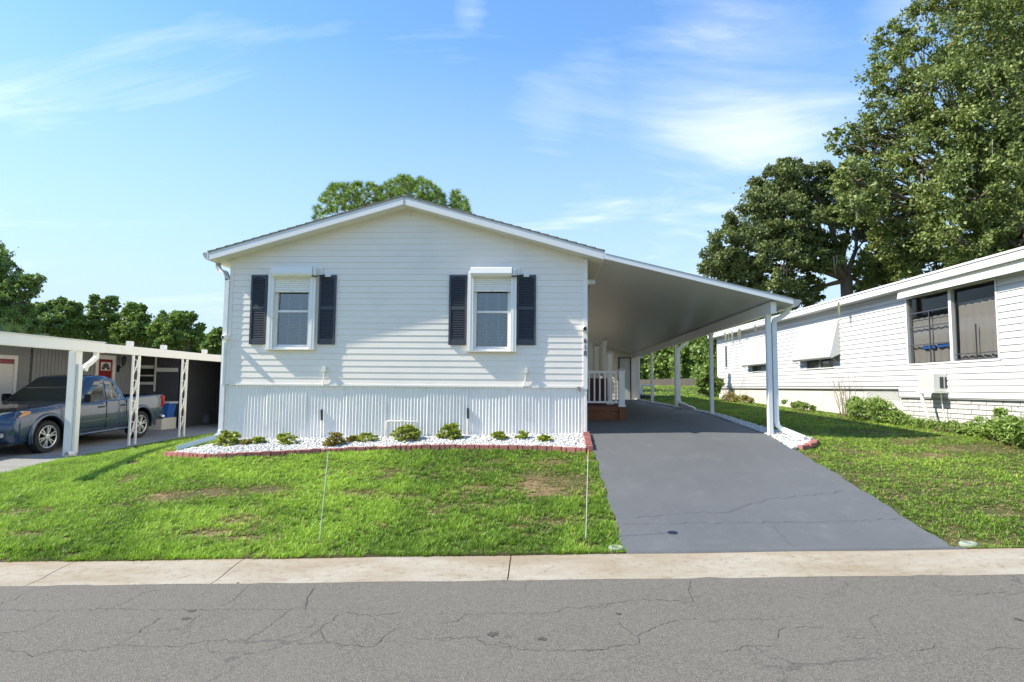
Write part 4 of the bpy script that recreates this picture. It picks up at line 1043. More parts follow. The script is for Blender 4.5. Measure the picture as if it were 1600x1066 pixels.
# the white window box with a dark red cloth at the left edge
wy0, wy1 = 14.3, onX(23, 600, WX).y
wz0, wz1_ = .9, z_at(10, 555, WX)
MB().box(WX+.014, WX+.05, wy0, wy0+.1, wz0, wz1_).box(WX+.014, WX+.05, wy1-.1, wy1, wz0, wz1_).box(WX+.014, WX+.05, wy0+.1, wy1-.1, wz1_-.1, wz1_).build('window_frame', M['trim'], nh)
mb = MB(); z = wz0
while z < wz1_-.32: mb.hexa([(WX+.03, wy0+.1, z), (WX+.045, wy0+.1, z), (WX+.02, wy0+.1, z+.1), (WX+.016, wy0+.1, z+.1)], [(WX+.03, wy1-.1, z), (WX+.045, wy1-.1, z), (WX+.02, wy1-.1, z+.1), (WX+.016, wy1-.1, z+.1)]); z += .1
mb.build('window_shutter', M['trim'], nh)
MB().box(WX+.015, WX+.02, wy0+.1, wy1-.1, wz1_-.34, wz1_-.1).build('window_valance', M['red_door'], nh)
# dark screened porch and store beyond the wall
ds = empty('screen_store', (-12.3, 21.2, GZ), 'dark screened store room closing the back of the neighbour carport', 'shed')
YW = 20.55
MB().box(WX-.0, WX+1.5, YW, YW+.06, GZ+.0, zF+.3).build('panel_wall', M['darkwall'], ds)
for i in range(10): MB().box(WX+.02+.15*i, WX+.14+.15*i, YW-.012, YW-.001, GZ, zF+.3).build('wall_panel', M['darkwall'], ds)
MB().box(WX+1.5, NX+.1, 23.2, 23.3, GZ-.02, zF+.3).build('back_wall', M['darkwall'], ds)
for i in range(9): MB().box(WX+1.6+.22*i, WX+1.79+.22*i, 23.18, 23.2, GZ, zF+.2).build('wall_panel', M['darkwall'], ds)
MB().box(NX+.02, NX+.1, 20.9, 23.2, GZ-.02, zF+.3).build('side_wall', M['darkwall'], ds)
MB().box(WX-.1, NX+.15, 20.6, 23.4, zF+.24, zF+.32).build('roof', M['alupan'], ds)
MB().box(WX+1.46, WX+1.5, YW, 23.2, GZ, zF+.3).build('inner_wall', M['darkwall'], ds)
YQ = YW-.03
def qz(px, py): return onY(px, py, YQ)
for px0, py0, px1, py1 in ((217, 571, 240, 576), (217, 586, 240, 588), (217, 597, 240, 601), (245, 575, 278, 581), (240, 558, 245, 612), (243, 627, 278, 630)):
    a = qz(px0, py1); b = qz(px1, py0); MB().box(a.x, b.x, YQ-.02, YQ+.015, a.z, b.z).build('frame_rail', M['pvc'], ds)
a = qz(218, 598); b = qz(240, 575); MB().box(a.x, b.x, YQ+.005, YQ+.012, a.z, b.z).build('louvre_pane', M['black'], ds)
# low cream cabinet, blue bin
a = qz(238, 666); b = qz(279, 652)
cbn = MB().box(a.x, b.x, 19.6, 20.4, GZ, GZ+.42).build('storage_chest', M['soffit'], None, 'low cream storage chest behind the tailgate', 'chest', origin=((a.x+b.x)/2, 20, GZ), bevel=.01)
bb = empty('blue_bin', ((a.x+b.x)/2+.1, 20.1, GZ+.42), 'dark blue bin on the cream chest behind the tailgate', 'bin')
x_ = (a.x+b.x)/2+.1
loops = [[(x_+q*sx_*w_, 20.05+q*sy_*.22, z) for sx_, sy_ in ((-1, -1), (1, -1), (1, 1), (-1, 1))] for q, w_, z in ((.85, .42, GZ+.425), (1, .42, GZ+.86), (1.06, .42, GZ+.86), (1.06, .42, GZ+.9))]
MB().ring(loops).build('body', M['blue'], bb)
MB().box(x_-.47, x_+.47, 19.80, 20.30, GZ+.9, GZ+.94).build('lid', M['blind'], bb, bevel=.01)
# vague white bundle in the dark store
bx_ = onY(322, 650, 22.5)
MB().tube([(bx_.x, 22.4, GZ), (bx_.x, 22.4, GZ+.2), (bx_.x+.05, 22.4, GZ+.42), (bx_.x, 22.4, GZ+.6)], [.25, .28, .17, .03], 10).build('garden_gnome_bag', M['shutter'], None, 'pale wrapped bundle standing in the dark store', 'bag', origin=(bx_.x, 22.4, GZ), smooth=True).name = 'bundle'

# ------------------------------------------------------------------ pickup truck
def car_paint():
    m = mk('blue_grey_paint', (.022, .048, .098), .26, .04, 2, metal=.35, coat=1.0); return m
M['paint'] = car_paint()
M['chrome'] = mk('bright_trim', (.62, .63, .64), .18, .05, 20, metal=.9)
M['tyre'] = mk('tyre_rubber', (.018, .018, .018), .8, .2, 30, .3, 90)
M['alloy'] = mk('alloy_wheel', (.60, .61, .62), .3, .05, 20, metal=.6)
M['headlamp'] = mk('headlamp_lens', (.62, .62, .56), .08, .08, 15, metal=.3, coat=1)
M['amber'] = mk('amber_lens', (.75, .25, .03), .15, .08, 20, coat=1)
M['redlens'] = mk('red_lens', (.62, .015, .02), .15, .08, 20, coat=1)
TX = -12.17; TY0 = 12.48; TZ = g(-11.5, 14.6)+.012
tk = empty('pickup_truck', (TX, TY0+2.6, TZ), 'dark blue-grey crew cab pickup parked under the white carport', 'truck')
HW = .925; FWY, RWY, WR = .93, 4.13, .375
def T(x, y, z): return (TX+x, TY0+y, TZ+z)
# lower body by stations along the length: (y, half width, sill z, belt z, top z, top half width)
ST = [(0.0, .62, .42, .70, .80, .50), (.06, .80, .34, .80, .93, .60), (.22, .885, .30, .86, 1.01, .70), (.5, .915, .30, .93, 1.05, .76), (.93, .925, .32, .98, 1.09, .78), (1.35, .925, .33, 1.01, 1.13, .79),
      (1.72, .92, .34, 1.04, 1.17, .80), (1.95, .92, .34, 1.06, 1.10, .86), (2.6, .92, .34, 1.07, 1.10, .87), (3.45, .92, .35, 1.09, 1.12, .87), (3.60, .92, .36, 1.10, 1.15, .87),
      (4.13, .92, .37, 1.12, 1.17, .865), (4.8, .91, .40, 1.13, 1.18, .86), (5.12, .895, .46, 1.13, 1.17, .86), (5.16, .86, .52, 1.10, 1.14, .84)]
def sect(y, hw, zs, zb, zt_, tw):
    R_ = [(tw*.98, zt_), (tw+.5*(hw-tw), zt_-.02), (hw-.015, zb), (hw, zb-.14), (hw-.005, zb-.3), (hw+.0, zs+.22), (hw-.02, zs+.06), (hw-.09, zs)]
    R_ = [(x, z) for x, z in R_]
    return [T(x, y, z) for x, z in R_] + [T(-x, y, z) for x, z in reversed(R_)]
def interp_st(y):
    A = np.array(ST); return [y]+[float(np.interp(y, A[:, 0], A[:, i])) for i in range(1, 6)]
ysn = sorted(set([s[0] for s in ST]+list(np.round(np.linspace(.1, 5.1, 41), 3))))
mb = MB(); mb.ring([sect(*interp_st(y)) for y in ysn])
mb.f.append(tuple(range(16))); e = len(mb.v)-16; mb.f.append(tuple(e+i for i in range(16)))
body = mb.build('body', M['paint'], tk, smooth=True)
def cutter(fn):
    me = bpy.data.meshes.new('cut'); bm = bmesh.new(); fn(bm); bm.to_mesh(me); bm.free(); o = bpy.data.objects.new('cut', me); COL.objects.link(o); return o
def cyl_cut(cy, r, cz):
    def f(bm):
        rr = bmesh.ops.create_cone(bm, cap_ends=True, segments=36, radius1=r, radius2=r, depth=2.4)
        bmesh.ops.rotate(bm, verts=bm.verts, cent=(0, 0, 0), matrix=Matrix.Rotation(R(90), 3, 'Y'))
        bmesh.ops.translate(bm, verts=bm.verts, vec=(0, cy-2.6, cz))
    return f
cuts = [cutter(cyl_cut(FWY, .455, WR+.015)), cutter(cyl_cut(RWY, .455, WR+.015))]
def bedcut(bm):
    bmesh.ops.create_cube(bm, size=1); bmesh.ops.scale(bm, verts=bm.verts, vec=(1.5, 1.42, .9)); bmesh.ops.translate(bm, verts=bm.verts, vec=(0, 4.34-2.6, 1.12))
cuts.append(cutter(bedcut))
for c in cuts:
    c.parent = tk
    md = body.modifiers.new('b', 'BOOLEAN'); md.operation = 'DIFFERENCE'; md.object = c; md.solver = 'EXACT'
bpy.context.view_layer.update()
dg = bpy.context.evaluated_depsgraph_get()
me = bpy.data.meshes.new_from_object(body.evaluated_get(dg)); body.modifiers.clear(); body.data = me
for c in cuts: bpy.data.objects.remove(c)
for p_ in me.polygons: p_.use_smooth = True
try: me.set_sharp_from_angle(angle=R(38))
except Exception: pass
# cab greenhouse
def cabsec(y, z, hw): return y, z, hw
roofz = 1.76
base = [(1.72, 1.12, .84), (2.6, 1.09, .875), (3.5, 1.11, .87)]
L0 = [T(.80, 1.55, 1.12), T(.87, 1.95, 1.08), T(.875, 2.75, 1.08), T(.87, 3.48, 1.10), T(.84, 3.58, 1.12), T(-.84, 3.58, 1.12), T(-.87, 3.48, 1.10), T(-.875, 2.75, 1.08), T(-.87, 1.95, 1.08), T(-.80, 1.55, 1.12)]
L1 = [T(.64, 2.33, 1.66), T(.70, 2.50, 1.665), T(.71, 2.85, 1.675), T(.69, 3.22, 1.655), T(.66, 3.30, 1.64), T(-.66, 3.30, 1.64), T(-.69, 3.22, 1.655), T(-.71, 2.85, 1.675), T(-.70, 2.50, 1.665), T(-.64, 2.33, 1.66)]
L2 = [T(.58, 2.42, 1.72), T(.63, 2.55, 1.73), T(.64, 2.85, 1.74), T(.62, 3.15, 1.72), T(.60, 3.2, 1.70), T(-.60, 3.2, 1.70), T(-.62, 3.15, 1.72), T(-.64, 2.85, 1.74), T(-.63, 2.55, 1.73), T(-.58, 2.42, 1.72)]
L3 = [T(.3, 2.55, 1.755), T(.35, 2.62, 1.76), T(.35, 2.85, 1.765), T(.33, 3.05, 1.755), T(.3, 3.1, 1.75), T(-.3, 3.1, 1.75), T(-.33, 3.05, 1.755), T(-.35, 2.85, 1.765), T(-.35, 2.62, 1.76), T(-.3, 2.55, 1.755)]
mb = MB(); mb.ring([L0, L1, L2, L3]); e = len(mb.v)-10; mb.f.append(tuple(e+i for i in range(10)))
cab = mb.build('cab', M['paint'], tk, smooth=False)
for p_ in cab.data.polygons: p_.use_smooth = True
cab.data.set_sharp_from_angle(angle=R(30))
# glazing, set just proud of the cab shell
def lerp(a, b, t): return tuple(a[i]+(b[i]-a[i])*t for i in range(3))
def pane(name, A, B, C, D, off, inset=0):       # quad A,B bottom; C,D top
    n = (Vector(B)-Vector(A)).cross(Vector(D)-Vector(A)).normalized()
    c = (Vector(A)+Vector(B)+Vector(C)+Vector(D))/4
    if n.dot(c-Vector(T(0, 2.7, 1.2))) < 0: n = -n
    P = [Vector(p)+n*off for p in (A, B, C, D)]
    return MB().hexa(P, [p+n*.006 for p in P]).build(name, GLS, tk)
GLS = mk('tinted_car_glass', (.022, .034, .032), .04, .1, 3, spec=.9, coat=1)
def side(s, y, t):                              # point on the side shell between belt and roof edge
    yb = [(1.95, .87, 1.08), (2.75, .875, 1.08), (3.48, .87, 1.10)]; yt = [(2.50, .70, 1.665), (2.85, .71, 1.675), (3.22, .69, 1.655)]
    u = np.interp(y, [0, 1, 2], [0, 1, 2]); i = int(min(1, math.floor(u))); f = u-i
    b_ = [yb[i][k]+(yb[i+1][k]-yb[i][k])*f for k in range(3)]; t_ = [yt[i][k]+(yt[i+1][k]-yt[i][k])*f for k in range(3)]
    p = [b_[k]+(t_[k]-b_[k])*t for k in range(3)]
    return T(s*p[1], p[0], p[2])
for s in (1, -1):
    pane('side_window', side(s, .02, .07), side(s, .94, .07), side(s, .90, .88), side(s, .22, .88), .004)
    pane('side_window', side(s, 1.08, .07), side(s, 1.72, .10), side(s, 1.62, .86), side(s, 1.06, .88), .004)
    pane('side_window', side(s, 1.76, .12), side(s, 1.93, .22), side(s, 1.86, .78), side(s, 1.67, .86), .004)
A, B = T(.76, 1.60, 1.145), T(-.76, 1.60, 1.145); C_, D_ = T(-.61, 2.30, 1.64), T(.61, 2.30, 1.64)
WSG = GLS; pane('windscreen', A, B, C_, D_, .012)
pane('rear_window', T(.74, 3.56, 1.17), T(-.74, 3.56, 1.17), T(-.6, 3.33, 1.60), T(.6, 3.33, 1.60), .012)
# wheels
for y, s in ((FWY, 1), (RWY, 1), (FWY, -1), (RWY, -1)):
    x1 = s*.915; x0 = s*.67
    def ringp(x, r, n=36): return [T(x, y+r*math.cos(2*math.pi*k/n), WR+r*math.sin(2*math.pi*k/n)) for k in range(n)]
    w = MB().ring([ringp(x0, .2), ringp(x0, .35), ringp(x0+s*.04, WR), ringp(x1-s*.045, WR), ringp(x1-s*.008, .355), ringp(x1, .30), ringp(x1-s*.01, .255), ringp(x1-s*.06, .235), ringp(x1-s*.10, .2)]).build('wheel', M['tyre'], tk, smooth=True)
    w.data.set_sharp_from_angle(angle=R(40))
    MB().ring([ringp(x1-s*.004, .256), ringp(x1-s*.012, .238), ringp(x1-s*.10, .225), ringp(x1-s*.11, .0005)]).build('rim_barrel', M['black'], w)
    rim = MB(); rim.ring([ringp(x1-s*.001, .258), ringp(x1+s*.004, .248), ringp(x1-s*.006, .232), ringp(x1-s*.03, .236)])
    for k in range(6):
        for dq in (-.17, .17):
            a0 = 2*math.pi*k/6+.3; a1 = a0+dq
            c0 = Vector((0, .052*math.cos(a0+dq*.6), .052*math.sin(a0+dq*.6))); c1 = Vector((0, .242*math.cos(a1), .242*math.sin(a1)))
            tn = (c1-c0).normalized(); pr = Vector((0, -tn.z, tn.y))*.0135
            f1 = [c0-pr*1.15, c0+pr*1.15, c1+pr*.9, c1-pr*.9]
            rim.hexa([T(x1-s*.012, y+p.y, WR+p.z) for p in f1], [T(x1-s*.04, y+p.y, WR+p.z) for p in f1])
    rim.ring([ringp(x1-s*.03, .072, 16), ringp(x1-s*.006, .066, 16), ringp(x1-s*.002, .04, 16), ringp(x1-s*.002, .0005, 16)])
    rim.build('rim', M['alloy'], w)
    # arch liner and flare
    def arc(x, r, a0=-.25, n=20): return [T(x, y+r*math.cos(a0+(math.pi-2*a0)*k/(n-1)), WR+.015+r*math.sin(a0+(math.pi-2*a0)*k/(n-1))) for k in range(n)]
    MB().ring([arc(s*.60, .452), arc(s*.90, .452)], close=False).build('arch_liner', M['black'], tk)
    MB().ring([arc(s*.905, .450), arc(s*.950, .455), arc(s*.955, .485), arc(s*.918, .535)], close=False).build('arch_flare', M['paint'], tk, smooth=True)
# underside, sill steps
MB().box(TX-.8, TX+.8, TY0+.35, TY0+4.95, TZ+.28, TZ+.40).build('chassis', M['black'], tk)
for s in (1, -1):
    MB().tube([T(s*.90, 1.45, .33), T(s*.955, 1.55, .33), T(s*.955, 3.5, .35), T(s*.90, 3.6, .35)], .042, 8).build('side_step', M['chrome'] if False else M['paint'], tk, smooth=True)
    # door seams, handles, belt line strip
    for y, z0_, z1_ in ((1.50, .42, 1.02), (2.76, .42, 1.07), (3.52, .60, 1.09)):
        MB().box(TX+s*.905, TX+s*.9265, TY0+y-.006, TY0+y+.006, TZ+z0_, TZ+z1_).build('door_seam', M['black'], tk)
    MB().box(TX+s*.905, TX+s*.9262, TY0+1.5, TY0+3.52, TZ+.40, TZ+.412).build('door_seam', M['black'], tk)
    MB().hexa([T(s*.9, 1.45, .60), T(s*.93, 1.45, .60), T(s*.93, 1.45, .635), T(s*.9, 1.45, .635)], [T(s*.9, 3.55, .64), T(s*.93, 3.55, .64), T(s*.93, 3.55, .675), T(s*.9, 3.55, .675)]).build('body_crease', M['paint'], tk, bevel=.008)
    for y in (2.58, 3.40):
        h = MB().tube([T(s*.925, y-.10, .955), T(s*.955, y-.05, .96), T(s*.955, y+.05, .96), T(s*.925, y+.10, .965)], .020, 8).build('door_handle', M['black'], tk)
    m1 = MB(); m1.hexa([T(s*.87, 1.98, 1.12), T(s*.90, 2.06, 1.12), T(s*.90, 2.06, 1.2), T(s*.87, 1.98, 1.2)], [T(s*1.0, 1.93, 1.13), T(s*1.0, 2.03, 1.13), T(s*1.0, 2.03, 1.2), T(s*1.0, 1.93, 1.2)])
    m1.box(min(TX+s*.97, TX+s*1.14), max(TX+s*.97, TX+s*1.14), TY0+1.88, TY0+2.02, TZ+1.10, TZ+1.30)
    m1.build('wing_mirror', M['black'], tk, bevel=.02)
    # lamps
    hl = [T(s*.50, .02, .82), T(s*.80, .09, .84), T(s*.915, .40, .93), T(s*.90, .44, .99), T(s*.78, .28, 1.00), T(s*.56, .08, .97)]
    hb = [(a-(s*.10), b+.10, c) for a, b, c in hl]
    hp = MB().hexa([(a+s*.012, b-.018, c) for a, b, c in hl], hb).build('headlight', M['headlamp'], tk)
    am = [T(s*.845, .20, .86), T(s*.928, .41, .935), T(s*.915, .45, .985), T(s*.84, .34, .99)]
    MB().hexa([(a+s*.012, b-.02, c+.003) for a, b, c in am], [(a-s*.03, b+.03, c) for a, b, c in am]).build('indicator', M['amber'], hp)
    fo = T(s*.66, -.01, .50)
    MB().tube([fo, (fo[0], fo[1]+.10, fo[2])], .078, 14).build('fog_recess', M['black'], tk)
    MB().tube([(fo[0]+s*.02, fo[1]-.012, fo[2]), (fo[0]+s*.02, fo[1]+.06, fo[2])], .05, 14).build('fog_lamp', M['headlamp'], tk)
    tl = [T(s*.905, 5.04, .80), T(s*.905, 5.04, 1.14), T(s*.89, 5.17, 1.13), T(s*.86, 5.19, .84)]
    MB().hexa([(a+s*.016, b+.01, c) for a, b, c in tl], [(a-s*.06, b-.02, c) for a, b, c in tl]).build('tail_light', M['redlens'], tk)
# front: bumper skin, grille with bright surround
MB().ring([[T(-.88, .30, z), T(-.80, .03+d, z), T(-.5, -.05+d, z), T(0, -.08+d, z), T(.5, -.05+d, z), T(.80, .03+d, z), T(.88, .30, z)] for z, d in ((.30, .10), (.36, .02), (.52, .0), (.66, .0), (.76, .03), (.80, .08))], close=False).build('bumper', M['paint'], tk, smooth=True)
MB().box(TX-.80, TX+.80, TY0+.0, TY0+.2, TZ+.27, TZ+.33).build('air_dam', M['black'], tk, bevel=.02)
MB().box(TX-.46, TX+.46, TY0-.03, TY0+.1, TZ+.76, TZ+.96).build('grille', M['black'], tk, bevel=.01)
gs = MB().tube([T(-.50, -.045, .98), T(-.40, -.06, .76), T(.40, -.06, .76), T(.50, -.045, .98)], .024, 8)
gs.tube([T(-.30, -.055, .97), T(-.14, -.07, .80), T(.14, -.07, .80), T(.30, -.055, .97)], .024, 8)
gs.build('grille_bars', M['chrome'], tk, smooth=True)
# bug deflector along the hood's edge
MB().ring([[T(-.70, .30, 1.02), T(-.5, .11, .985), T(0, .05, .98), T(.5, .11, .985), T(.70, .30, 1.02)], [T(-.71, .31, 1.07), T(-.5, .10, 1.045), T(0, .04, 1.04), T(.5, .10, 1.045), T(.71, .31, 1.07)]], close=False).build('hood_deflector', M['black'], tk)
# rear bumper
MB().tube([T(-.86, 5.10, .50), T(-.80, 5.26, .50), T(0, 5.30, .50), T(.80, 5.26, .50), T(.89, 5.10, .52)], .075, 8).build('rear_bumper', M['chrome'], tk, smooth=True)
MB().box(TX-.8, TX+.8, TY0+5.13, TY0+5.18, TZ+.6, TZ+1.14).build('tailgate', M['paint'], tk, bevel=.01)

tk.rotation_euler.x = R(1.7)                     # the pad falls gently towards the street
# ------------------------------------------------------------------ right neighbour's house (its own turned frame)
NP = Vector((8.62, 10.75, 0)); FP = Vector((7.93, 28.2, 0)); dv = (FP-NP).normalized(); LEN = (FP-NP).length
RZ = math.atan2(dv.y, dv.x)-math.pi/2
rh = empty('neighbour_home', (NP.x, NP.y, 1.4), 'long white mobile home with white window awnings and brick skirting on the right', 'house', rz=RZ)
rh['_local'] = 1
ndir = Vector((-dv.y, dv.x, 0))                 # outwards, towards the lawn (-x)
def onW(px, py, off=0.0):
    """sight line meets the lawn-side wall -> local (x, y, z)"""
    d = ray(px, py); o = NP + ndir*off; t = (o-CAM).dot(ndir)/d.dot(ndir); p = CAM+d*t; q = p-NP
    return -off, q.dot(dv), p.z-1.4
def wz(px, py, off=0): return onW(px, py, off)[2]
zs1 = wz(1590, 625); zs2 = wz(1340, 607); ystep = onW(1406, 610)[1]; yfar = LEN
zft = (wz(1580, 394, .3)+wz(1125, 518, .3))/2; zfb = (wz(1580, 410, .3)+wz(1125, 524, .3))/2
print('right house', zs1, zs2, ystep, zft, zfb, wz(1580, 394, .3), wz(1125, 518, .3), LEN)
wtop = zfb+.02; EX2 = .125
# window holes, local (y0,y1,z0,z1)
yb0 = onW(1559, 500)[1]; yb1 = onW(1419, 500)[1]; zb0_ = (wz(1420, 570)+wz(1558, 559))/2; zb1_ = (wz(1420, 466)+wz(1556, 440))/2
BW = (yb0, yb1, zb0_, zb1_)
def awn(px0, px1, ytop, ybot):                   # awning from pixels
    a = onW(px1, ytop, .02); b = onW(px0, ytop, .02); return a[1], b[1]
A1 = (onW(1312, 500)[1], onW(1250, 512)[1]); A2 = (onW(1211, 520)[1], onW(1169, 532)[1])
SW1 = (onW(1304, 568)[1], onW(1261, 568)[1], wz(1282, 575), wz(1282, 515)); SW2 = (onW(1195, 575)[1], onW(1177, 575)[1], wz(1186, 580), wz(1186, 530))
SW3 = (onW(1137, 555)[1], onW(1134, 555)[1], wz(1135.5, 574), wz(1135.5, 541))
HO = [BW, SW1, SW2, SW3]
mb = MB()
ysx = sorted({0.0, ystep, yfar, *[h[0] for h in HO], *[h[1] for h in HO]}); 
for a, b in zip(ysx[:-1], ysx[1:]):
    zlo = (zs1 if (a+b)/2 < ystep else zs2)-.0
    zsx = sorted({zlo, wtop+.1, *[h[2] for h in HO if h[0] < (a+b)/2 < h[1]], *[h[3] for h in HO if h[0] < (a+b)/2 < h[1]]})
    for c, d in zip(zsx[:-1], zsx[1:]):
        if any(h[0] < (a+b)/2 < h[1] and h[2] < (c+d)/2 < h[3] for h in HO): continue
        mb.box(.004, .10, a, b, c, d)
mb.box(.1, 4.2, 0.004, .1, zs1, wtop+.1).box(.1, 4.2, LEN-.1, LEN, zs2, wtop+.1).box(4.1, 4.2, .1, LEN-.1, zs1, wtop+.1).box(.1, 4.1, .1, LEN-.1, zs1, zs1+.05)
mb.build('wall', M['nsiding'], rh)
z = zs1
while z < wtop:
    zh = min(EX2, wtop+.05-z)
    segs = [(.06, yfar)] if z >= zs2-.02 else [(.06, ystep)]
    for h in HO:
        if z < h[3] and z+EX2 > h[2]:
            new = []
            for s0, s1 in segs:
                if h[0] > s0 and h[1] < s1: new += [(s0, h[0]-.004), (h[1]+.004, s1)]
                else: new.append((s0, s1))
            segs = new
    for a, b in segs:
        P = [(-.020, z+.010), (-.018, z+zh*.55), (-.004, z+zh-.002), (.004, z+zh-.002), (.004, z+.010)]
        MB().hexa([(x, a, q) for x, q in P], [(x, b, q) for x, q in P]).build('siding_board', M['nsiding'], rh)
    z += EX2
z = zs1
while z < wtop-.05:
    P = [(-.014, z), (-.002, z+EX2-.002), (.004, z+EX2-.002), (.004, z)]
    MB().hexa([(.14, y, q) for y, q in P], [(4.1, y, q) for y, q in P]).build('siding_board', M['nsiding_blue'], rh); z += EX2
MB().box(-.022, .16, -.025, .075, zs1-.03, wtop).build('corner_trim', M['ntrim'], rh, bevel=.004)
MB().box(-.02, .05, LEN-.05, LEN+.02, zs2-.03, wtop).build('corner_trim', M['ntrim'], rh)
MB().box(-.016, .02, .0, ystep, zs1-.02, zs1-.001).build('starter_strip', M['galv'], rh)
MB().box(-.016, .02, ystep+.02, yfar, zs2-.02, zs2-.001).build('starter_strip', M['galv'], rh)
MB().box(-.02, .02, ystep-.0, ystep+.03, zs1-.02, zs2-.0).build('starter_strip', M['galv'], rh)
# roof with flat fascia
MB().box(-.30, 4.5, -.35, LEN+.3, zfb, zfb+.02).build('soffit', M['ntrim'], rh)
MB().box(-.34, -.30, -.35, LEN+.3, zfb-.01, zft).build('eave_fascia', M['ntrim'], rh, bevel=.006)
MB().box(-.36, -.34, -.36, LEN+.3, zft-.03, zft+.012).build('drip_edge', M['ntrim'], rh)
MB().box(-.30, 4.5, -.39, -.35, zfb-.01, zft).build('end_fascia', M['ntrim'], rh, bevel=.006)
P = [(-.33, zft), (2.1, zft+.35), (4.5, zft), (4.5, zft-.08), (-.33, zft-.08)]
MB().hexa([(x, -.36, z) for x, z in P], [(x, LEN+.3, z) for x, z in P]).build('metal_roof', M['ntrim'], rh)
# long hood over the big window
hy1 = onW(1404, 462, .25)[1]; hz0 = wz(1404, 466, .25); hz1 = zfb
P = [(-.02, hz1), (-.26, hz1), (-.275, hz0+.04), (-.28, hz0), (-.26, hz0), (-.02, hz0+.05)]
MB().hexa([(x, -.3, z) for x, z in P], [(x, hy1, z) for x, z in P]).build('window_hood', M['soffit'], rh)
MB().box(-.285, -.24, -.31, hy1+.01, hz0-.025, hz0+.015).build('hood_rail', M['ntrim'], rh)
# big window: frame, mullion, screens, curtains
a, b, c, d = BW
ym = onW(1487, 500)[1]
win = MB().box(-.03, .06, a-.04, a, c-.04, d+.04).box(-.03, .06, b, b+.06, c-.04, d+.04).box(-.03, .06, a, b, c-.04, c).box(-.03, .06, a, b, d, d+.04).box(-.035, .06, ym-.045, ym+.04, c, d).build('picture_window', M['ntrim'], rh, bevel=.003)
for q0, q1 in ((a+.02, ym-.05), (ym+.05, b-.02)):
    MB().box(.035, .038, q0-.02, q1+.02, c, d).build('window_pane', M['glassdull'], win)
    fr = MB()
    if q0 < ym-.5:
        for z in (c+.02, c+.13): fr.box(.01, .034, q0, q1, z, z+.018)
        fr.box(.01, .03, (q0+q1)/2-.01, (q0+q1)/2+.01, c, c+.72)
    else:
        for t in (.27, .54, .76): fr.box(.01, .034, q0, q1, c+(d-c)*t, c+(d-c)*t+.022)
        fr.box(.01, .034, q0, q0+.02, c, d).box(.01, .03, (q0+q1)/2-.01, (q0+q1)/2+.01, c, c+(d-c)*.76)
    fr.build('sash_bars', M['shutter'], win)
def curtain(y0, y1, z0, z1, x, sag, seed):
    rs = np.random.RandomState(seed); n = 90; m = 12; V = []; ph = rs.uniform(0, 6, 4)
    for j in range(m):
        t = j/(m-1)
        for i in range(n):
            u = i/(n-1); y = y0+(y1-y0)*u
            fold = .018*math.sin(u*38+ph[0]+.5*math.sin(3*t+ph[1]))+.012*math.sin(u*71+ph[2]+t)
            V.append((x+fold*(.4+.6*t), y, z1-(z1-z0)*t+(.018*abs(math.sin(u*19+ph[3]))+sag*u)*(1-t)))
    I, J = np.meshgrid(np.arange(m-1), np.arange(n-1), indexing='ij'); A = (I*n+J).ravel()
    return np_mesh('curtain', np.array(V), np.stack([A, A+1, A+n+1, A+n], -1), M['curtain'], parent=win, smooth=True, local=True)
curtain(a+.02, ym-.06, c+(d-c)*.0, c+(d-c)*.80, .10, .0, 1)
curtain(ym+.06, b-.03, c+.02, c+(d-c)*.68, .10, .0, 2)
MB().tube([(.075, a+.02, c+(d-c)*.79), (.075, ym-.05, c+(d-c)*.79)], .006, 6).tube([(.075, ym+.05, c+(d-c)*.67), (.075, b-.02, c+(d-c)*.67)], .006, 6).build('curtain_wire', M['galv'], win)
yA, yB = onW(1482, 541)[1], onW(1439, 541)[1]; zA = wz(1460, 543)
MB().box(.045, .075, yA, (yA+yB)/2-.03, zA, zA+.07).box(.045, .075, (yA+yB)/2+.05, yB, zA-.01, zA+.06).build('blue_folded_cloth', M['blue'], win)
mb = MB(); mb.face([(1.3, a-.5, c-.5), (1.3, b+.5, c-.5), (1.3, b+.5, d+.5), (1.3, a-.5, d+.5)])
mb.face([(.1, a-.5, d+.02), (1.3, a-.5, d+.02), (1.3, b+.5, d+.02), (.1, b+.5, d+.02)]).face([(.1, a-.3, c-.05), (1.3, a-.3, c-.05), (1.3, b+.5, c-.05), (.1, b+.5, c-.05)])
mb.build('room_lining', M['screen'], rh)
# clamshell awnings over the two smaller windows
def awning(y0, y1, px, ptop, pbot, h):
    zt_ = wz(px, ptop, .02); zb_ = wz(px, pbot, .3)
    prof_ = [(-.02, zt_), (-.06, zt_-.01), (-.28, zb_+.17), (-.31, zb_+.10), (-.305, zb_+.04), (-.26, zb_)]
    root = MB().ring([[(x, y0, z) for x, z in prof_], [(x, y1, z) for x, z in prof_]], close=False)
    root.ring([[(x+.01, y0, z-.012) for x, z in prof_], [(x+.01, y1, z-.012) for x, z in prof_]], close=False)
    aw = root.build('window_awning', M['awning'], rh)
    for y in (y0, y1):
        MB().hexa([(x, y-.004, z) for x, z in prof_+[(-.02, zb_+.12)]], [(x, y+.004, z) for x, z in prof_+[(-.02, zb_+.12)]]).build('side_wing', M['awning'], aw)
    MB().tube([(-.29, y0+.05, zb_+.05), (-.03, y0+.05, zb_-.15)], .008, 6).tube([(-.29, y1-.05, zb_+.05), (-.03, y1-.05, zb_-.15)], .008, 6).build('strut', M['galv'], aw)
    return zb_
za1 = awning(*A1, 1281, 506, 561, 0)
za2 = awning(*A2, 1190, 527, 570, 0)
